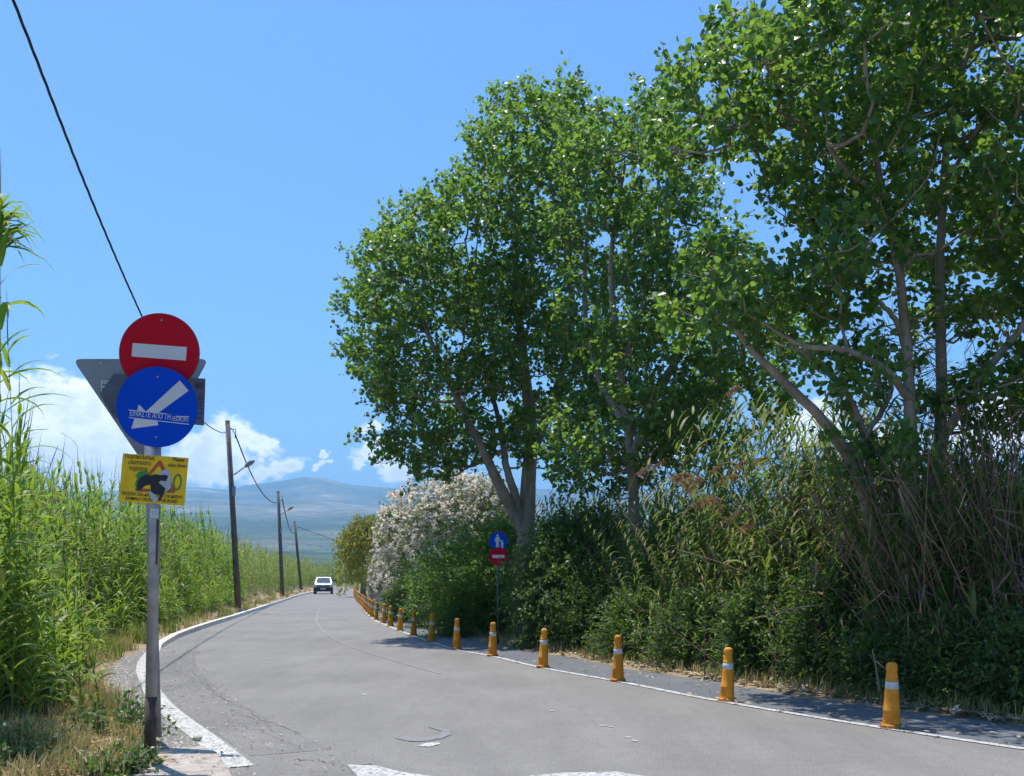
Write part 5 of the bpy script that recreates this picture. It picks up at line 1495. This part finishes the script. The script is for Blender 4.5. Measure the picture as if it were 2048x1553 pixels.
# ------------------------------------------------------------------ utility poles and cables
def pole(top_px, base_px, Y, label, lamp=None, r=(0.15, 0.105), bracket=True):
    t = P(*top_px, Y); bx = P(base_px, 1159, Y)
    root = empty('utility_pole', (bx.x, Y, 0))
    o = lambda v: Vector(v) - Vector((bx.x, Y, 0))
    axis = o(t)
    Geo().tube([(0, 0, -0.2), axis * 0.5, axis], [r[0], (r[0] + r[1]) / 2, r[1]], 14).build('pole', M['wood'], root, True)
    Geo().lathe([(0.0, 0.02), (r[1] * 1.05, 0.015), (r[1] * 1.05, -0.05)], 14, axis).build('cap', M['galv_dark'], root)
    if bracket:
        g = Geo(); h = axis * 0.955
        g.tube([h, h + Vector((0.38, -0.05, 0.0))], 0.02, 6); g.tube([h + Vector((0.38, -0.05, 0.02)), h + Vector((0.38, -0.05, -0.32))], 0.018, 6)
        g.build('bracket', M['galv_dark'], root)
        g = Geo(); g.lathe([(0.0, -0.06), (0.04, -0.06), (0.05, -0.02), (0.03, 0.0), (0.05, 0.03), (0.0, 0.06)], 10, h + Vector((0.38, -0.05, -0.35)))
        g.build('insulator', M['car_black'], root)
    if lamp:
        (x0, y0), (x1, y1) = lamp
        a, b = o(P(x0, y0, Y)), o(P(x1, y1, Y - 1.0))
        d = (b - a)
        Geo().tube([a, a + d * 0.62], 0.03, 8).build('lamp_arm', M['galv'], root)
        l = Geo(); l.tube([a + d * 0.58, a + d * 0.66, a + d * 0.85, b], [0.05, 0.10, 0.125, 0.07], 8)
        lo = l.build('lamp_head', M['galv_dark'], root, True)
        l = Geo(); l.tube([a + d * 0.72 - Vector((0, 0, 0.075)), a + d * 0.93 - Vector((0, 0, 0.07))], [0.06, 0.05], 8); l.build('lamp_glass', M['car_lamp'], lo)
        g = Geo(); g.box(axis * 0.63 + Vector((0.13, -0.1, 0)), (0.14, 0.14, 0.45)); g.build('junction_box', M['galv_dark'], root)
    tag(root, label, 'utility pole', 'wooden utility poles on the left')
    return Vector((bx.x, Y, 0)) + axis * 0.955 + Vector((0.38, -0.05, -0.3))
a1 = pole((455, 842), 479, 47.0, 'tallest leaning wooden utility pole with street lamp, nearest the signs', ((468, 950), (507, 922)), (0.155, 0.11))
a2 = pole((556, 983), 566, 86.0, 'second wooden utility pole with a street lamp, between the other two', ((562, 1030), (586, 1014)), (0.18, 0.13))
a3 = pole((589, 1043), 603, 130.0, 'smallest dark leaning utility pole closest to the car', None, (0.2, 0.15))
def cable(name, pts, r, label, n=60, twist=True):
    pts = spline(pts, n)
    g = Geo()
    if twist:
        m = n * 5
        t = np.linspace(0, 1, m); idx = t * (n - 1)
        base = np.stack([np.interp(idx, np.arange(n), pts[:, j]) for j in range(3)], 1)
        ln = np.concatenate([[0], np.cumsum(np.linalg.norm(np.diff(base, axis=0), axis=1))])
        for s in range(3):
            ph = ln * 2 * math.pi / 1.3 + s * 2 * math.pi / 3
            off = np.stack([np.cos(ph), np.zeros(m), np.sin(ph)], 1) * r * 0.62
            g.tube(base + off, r * 0.62, 5, cap=False)
    else:
        g.tube(pts, r, 6)
    o = g.build(name, M['cable']); tag(o, label, 'cable', 'overhead cables'); return o
def par(Y): return 0.00546 * (Y - 27) ** 2 + 6.51
xline = lambda Y: np.interp(Y, [11, 47], [-5.6, a1.x]) if Y >= 11 else -5.6 + (11 - Y) * 0.19
cable('overhead_cable', [(xline(Y), Y, par(Y) if Y < 40 else par(Y) * (1 - (Y - 40) / 7) + a1.z * ((Y - 40) / 7)) for Y in (-14, -8, -2, 3, 7, 11, 15, 20, 25, 30, 34, 40, 43.5, 47)], 0.0165, 'thick twisted black cable running from the top left corner behind the signs', 70)
def span(a, b, sag, r, label):
    pts = [a.lerp(b, t) - Vector((0, 0, sag * 4 * t * (1 - t))) for t in np.linspace(0, 1, 9)]
    cable('overhead_cable', pts, r, label, 30, False)
span(a1, a2, 1.35, 0.035, 'sagging cable between the tallest pole and the second pole')
span(a2, a3, 1.7, 0.045, 'sagging cable between the second pole and the smallest pole')
span(a3, Vector((-18, 215, 6.0)), 1.0, 0.03, 'thin cable leading from the smallest pole over the far reeds')

# ------------------------------------------------------------------ car
def make_car():
    p = Vector((-20.1, 107.0, 0.0))
    root = empty('parked_car' if False else 'car', p, (0, 0, math.radians(9.5))); root.scale = (1.13, 1.13, 1.13)
    # body from cross sections along local y (front at -y); x half width, z bottom, z top
    W = 0.86
    secs = [(-1.88, 0.72, 0.34, 0.66), (-1.84, 0.80, 0.26, 0.80), (-1.70, 0.85, 0.24, 0.93), (-1.2, W, 0.24, 1.0), (-0.86, W, 0.24, 1.03), (-0.3, W, 0.24, 1.04), (0.9, W, 0.24, 1.05), (1.6, W, 0.26, 1.05), (1.86, 0.83, 0.3, 1.0), (1.9, 0.78, 0.4, 0.9)]
    V, n = [], 10
    for y, w, z0, z1 in secs:
        h = z1 - z0
        for fx, fz in ((-0.9, 0), (-1, 0.12), (-1.0, 0.6), (-0.96, 0.86), (-0.84, 1.0), (0.84, 1.0), (0.96, 0.86), (1.0, 0.6), (1, 0.12), (0.9, 0)):
            V.append((fx * w, y, z0 + fz * h))
    q = [(i * n + j, (i + 1) * n + j, (i + 1) * n + (j + 1) % n, i * n + (j + 1) % n) for i in range(len(secs) - 1) for j in range(n)]
    g = Geo().add(V, q)
    g.add(V[:n], [(0, 1, 8, 9), (1, 2, 7, 8), (2, 3, 6, 7), (3, 4, 5, 6)]); g.add(V[-n:], [(9, 8, 1, 0), (8, 7, 2, 1), (7, 6, 3, 2), (6, 5, 4, 3)])
    body = g.build('body', M['car_paint'], root, False)
    # cabin
    lo, hi = 1.0, 1.60
    cab = [(-0.80, -0.95, lo), (0.80, -0.95, lo), (0.82, 1.75, lo), (-0.82, 1.75, lo), (-0.62, -0.28, hi - 0.04), (0.62, -0.28, hi - 0.04), (0.66, 1.62, hi), (-0.66, 1.62, hi)]
    Geo().add(cab, [(0, 1, 5, 4), (1, 2, 6, 5), (2, 3, 7, 6), (3, 0, 4, 7), (4, 5, 6, 7)]).build('cabin', M['car_paint'], root)
    roof = Geo().box((0, 0.68, 1.612), (1.2, 1.8, 0.05)).build('roof', M['car_paint'], root)
    def on(a, b, u, v, off):
        pass
    def quad(pts, off):
        P4 = [Vector(x) for x in pts]; nrm = (P4[1] - P4[0]).cross(P4[3] - P4[0]).normalized() * off
        return [tuple(x + nrm) for x in P4]
    def lerp4(c0, c1, c2, c3, u0, u1, v0, v1):
        f = lambda u, v: (Vector(c0).lerp(Vector(c1), u)).lerp(Vector(c3).lerp(Vector(c2), u), v)
        return [f(u0, v0), f(u1, v0), f(u1, v1), f(u0, v1)]
    ws = lerp4(cab[0], cab[1], cab[5], cab[4], 0.06, 0.94, 0.06, 0.93)
    wso = Geo().add(quad(ws, 0.006), [(0, 1, 2, 3)]).build('windscreen', M['car_glass'], root)
    for x0 in (-0.45, 0.1):
        Geo().tube([(x0, -0.95, 1.03), (x0 + 0.42, -0.87, 1.10)], 0.012, 5).build('wiper', M['car_black'], wso)
    for i, (a, b, c, d) in enumerate(((1, 2, 6, 5), (3, 0, 4, 7))):
        for u0, u1 in ((0.05, 0.46), (0.5, 0.92)):
            w = lerp4(cab[a], cab[b], cab[c], cab[d], u0, u1, 0.1, 0.88)
            Geo().add(quad(w, 0.006), [(0, 1, 2, 3)]).build('side_window', M['car_glass'], root)
    w = lerp4(cab[2], cab[3], cab[7], cab[6], 0.08, 0.92, 0.1, 0.9); Geo().add(quad(w, 0.006), [(0, 1, 2, 3)]).build('rear_window', M['car_glass'], root)
    gr = Geo(); gr.prism([(-0.52, 0.66), (0.52, 0.66), (0.60, 0.86), (-0.60, 0.86)], -1.90, -1.80); gro = gr.build('grille', M['car_black'], root)
    Geo().box((0, -1.905, 0.78), (0.16, 0.02, 0.1)).build('badge', M['rim'], gro)
    for z in (0.71, 0.755): Geo().box((0.28, -1.903, z), (0.36, 0.012, 0.015)).build('grille_bar', M['rim'], gro); Geo().box((-0.28, -1.903, z), (0.36, 0.012, 0.015)).build('grille_bar', M['rim'], gro)
    bm = Geo(); bm.prism([(-0.84, 0.27), (0.84, 0.27), (0.86, 0.62), (-0.86, 0.62)], -1.97, -1.78); bo = bm.build('front_bumper', M['car_black'], root)
    Geo().box((0, -1.978, 0.50), (0.5, 0.012, 0.11)).build('number_plate', M['sign_white'], bo)
    for s_ in (-1, 1):
        hl = Geo(); hl.prism([(s_ * 0.56, 0.69), (s_ * 0.83, 0.68), (s_ * 0.84, 0.86), (s_ * 0.60, 0.87)] if s_ > 0 else [(s_ * 0.83, 0.68), (s_ * 0.56, 0.69), (s_ * 0.60, 0.87), (s_ * 0.84, 0.86)], -1.885, -1.70)
        hl.build('headlight', M['car_lamp'], root)
        mr = Geo(); mr.box((s_ * 1.0, -0.72, 1.08), (0.2, 0.1, 0.15)); mr.box((s_ * 0.87, -0.72, 1.05), (0.1, 0.05, 0.05)); mr.build('wing_mirror', M['car_paint'], root)
        for y in (-1.25, 1.25):
            wg = Geo(); wg.lathe([(0.19, -0.095), (0.29, -0.1), (0.315, -0.07), (0.315, 0.07), (0.29, 0.1), (0.19, 0.095)], 20)
            me = wg.mesh('wheel'); me.transform(Matrix.Rotation(math.pi / 2, 4, 'Y')); me.transform(Matrix.Translation((s_ * 0.77, y, 0.315)))
            wo = link('wheel', me, M['tyre'], root, True)
            rg = Geo(); rg.lathe([(0.0, -0.05), (0.19, -0.07), (0.19, 0.07), (0.0, 0.05)], 16); me = rg.mesh('rim'); me.transform(Matrix.Rotation(math.pi / 2, 4, 'Y')); me.transform(Matrix.Translation((s_ * 0.77, y, 0.315)))
            link('rim', me, M['rim'], wo)
            ar = [(math.cos(a) * 0.37, math.sin(a) * 0.37) for a in np.linspace(-0.1, math.pi + 0.1, 12)]
            pl = Geo(); pl.add([(s_ * 0.872, y + c_, 0.315 + max(-0.08, s2)) for c_, s2 in ar] + [(s_ * 0.872, y, 0.3)], None, [(12, i, i + 1) if s_ > 0 else (12, i + 1, i) for i in range(11)])
            pl.build('wheel_arch', M['car_black'], root)
    for o in root.children:
        if o.type == 'MESH' and not o.name.startswith('wheel'): o.data.polygons.foreach_set('use_smooth', np.zeros(len(o.data.polygons), dtype=bool))
    tag(root, 'silver car driving towards the camera on the far bend', 'car')
make_car()

# small stones on the verge
def stones():
    rng = np.random.default_rng(40)
    spec = [(478, 1225, 0.24, 'pale stone block on the verge below the tallest utility pole'), (395, 1480, 0.05, 'small pale pebble near the white road band'), (1790, 1462, 0.05, 'curled dry leaf-like stone at the foot of the nearest bollard')]
    for x, y, r, lab in spec[:2]:
        p = G(x, y, 0.02)
        n, m = 9, 6
        V = []
        for i in range(m + 1):
            for j in range(n):
                k = 1 + rng.uniform(-0.18, 0.18)
                V.append((r * k * math.sin(math.pi * i / m) * math.cos(2 * math.pi * j / n), 0.6 * r * k * math.sin(math.pi * i / m) * math.sin(2 * math.pi * j / n), r * 0.5 * k * math.cos(math.pi * i / m) + r * 0.3))
        q = [(i * n + j, i * n + (j + 1) % n, (i + 1) * n + (j + 1) % n, (i + 1) * n + j) for i in range(m) for j in range(n)]
        o = Geo().add(V, q[::-1]).build('stone', M['stone']); o.location = p
        tag(o, lab, 'stone')
stones()

# ------------------------------------------------------------------ air
def make_haze():
    g = Geo()
    x, y0, y1, z0, z1 = 13500, -9500, 13500, -1.05, 1000
    g.add([(-x, y0, z0), (x, y0, z0), (x, y1, z0), (-x, y1, z0), (-x, y0, z1), (x, y0, z1), (x, y1, z1), (-x, y1, z1)], [(0, 3, 2, 1), (4, 5, 6, 7), (0, 1, 5, 4), (1, 2, 6, 5), (2, 3, 7, 6), (3, 0, 4, 7)])
    m = bpy.data.materials.new('haze'); m.use_nodes = True
    nt = m.node_tree; nt.nodes.clear()
    out = nt.nodes.new('ShaderNodeOutputMaterial'); v = nt.nodes.new('ShaderNodeVolumePrincipled')
    v.inputs['Color'].default_value = (0.36, 0.67, 1.0, 1)
    v.inputs['Density'].default_value = 1.5e-4
    v.inputs['Anisotropy'].default_value = 0.1
    nt.links.new(v.outputs[0], out.inputs['Volume'])
    o = g.build('haze', m); tag(o, 'pale blue haze over the valley', kind='stuff')
make_haze()
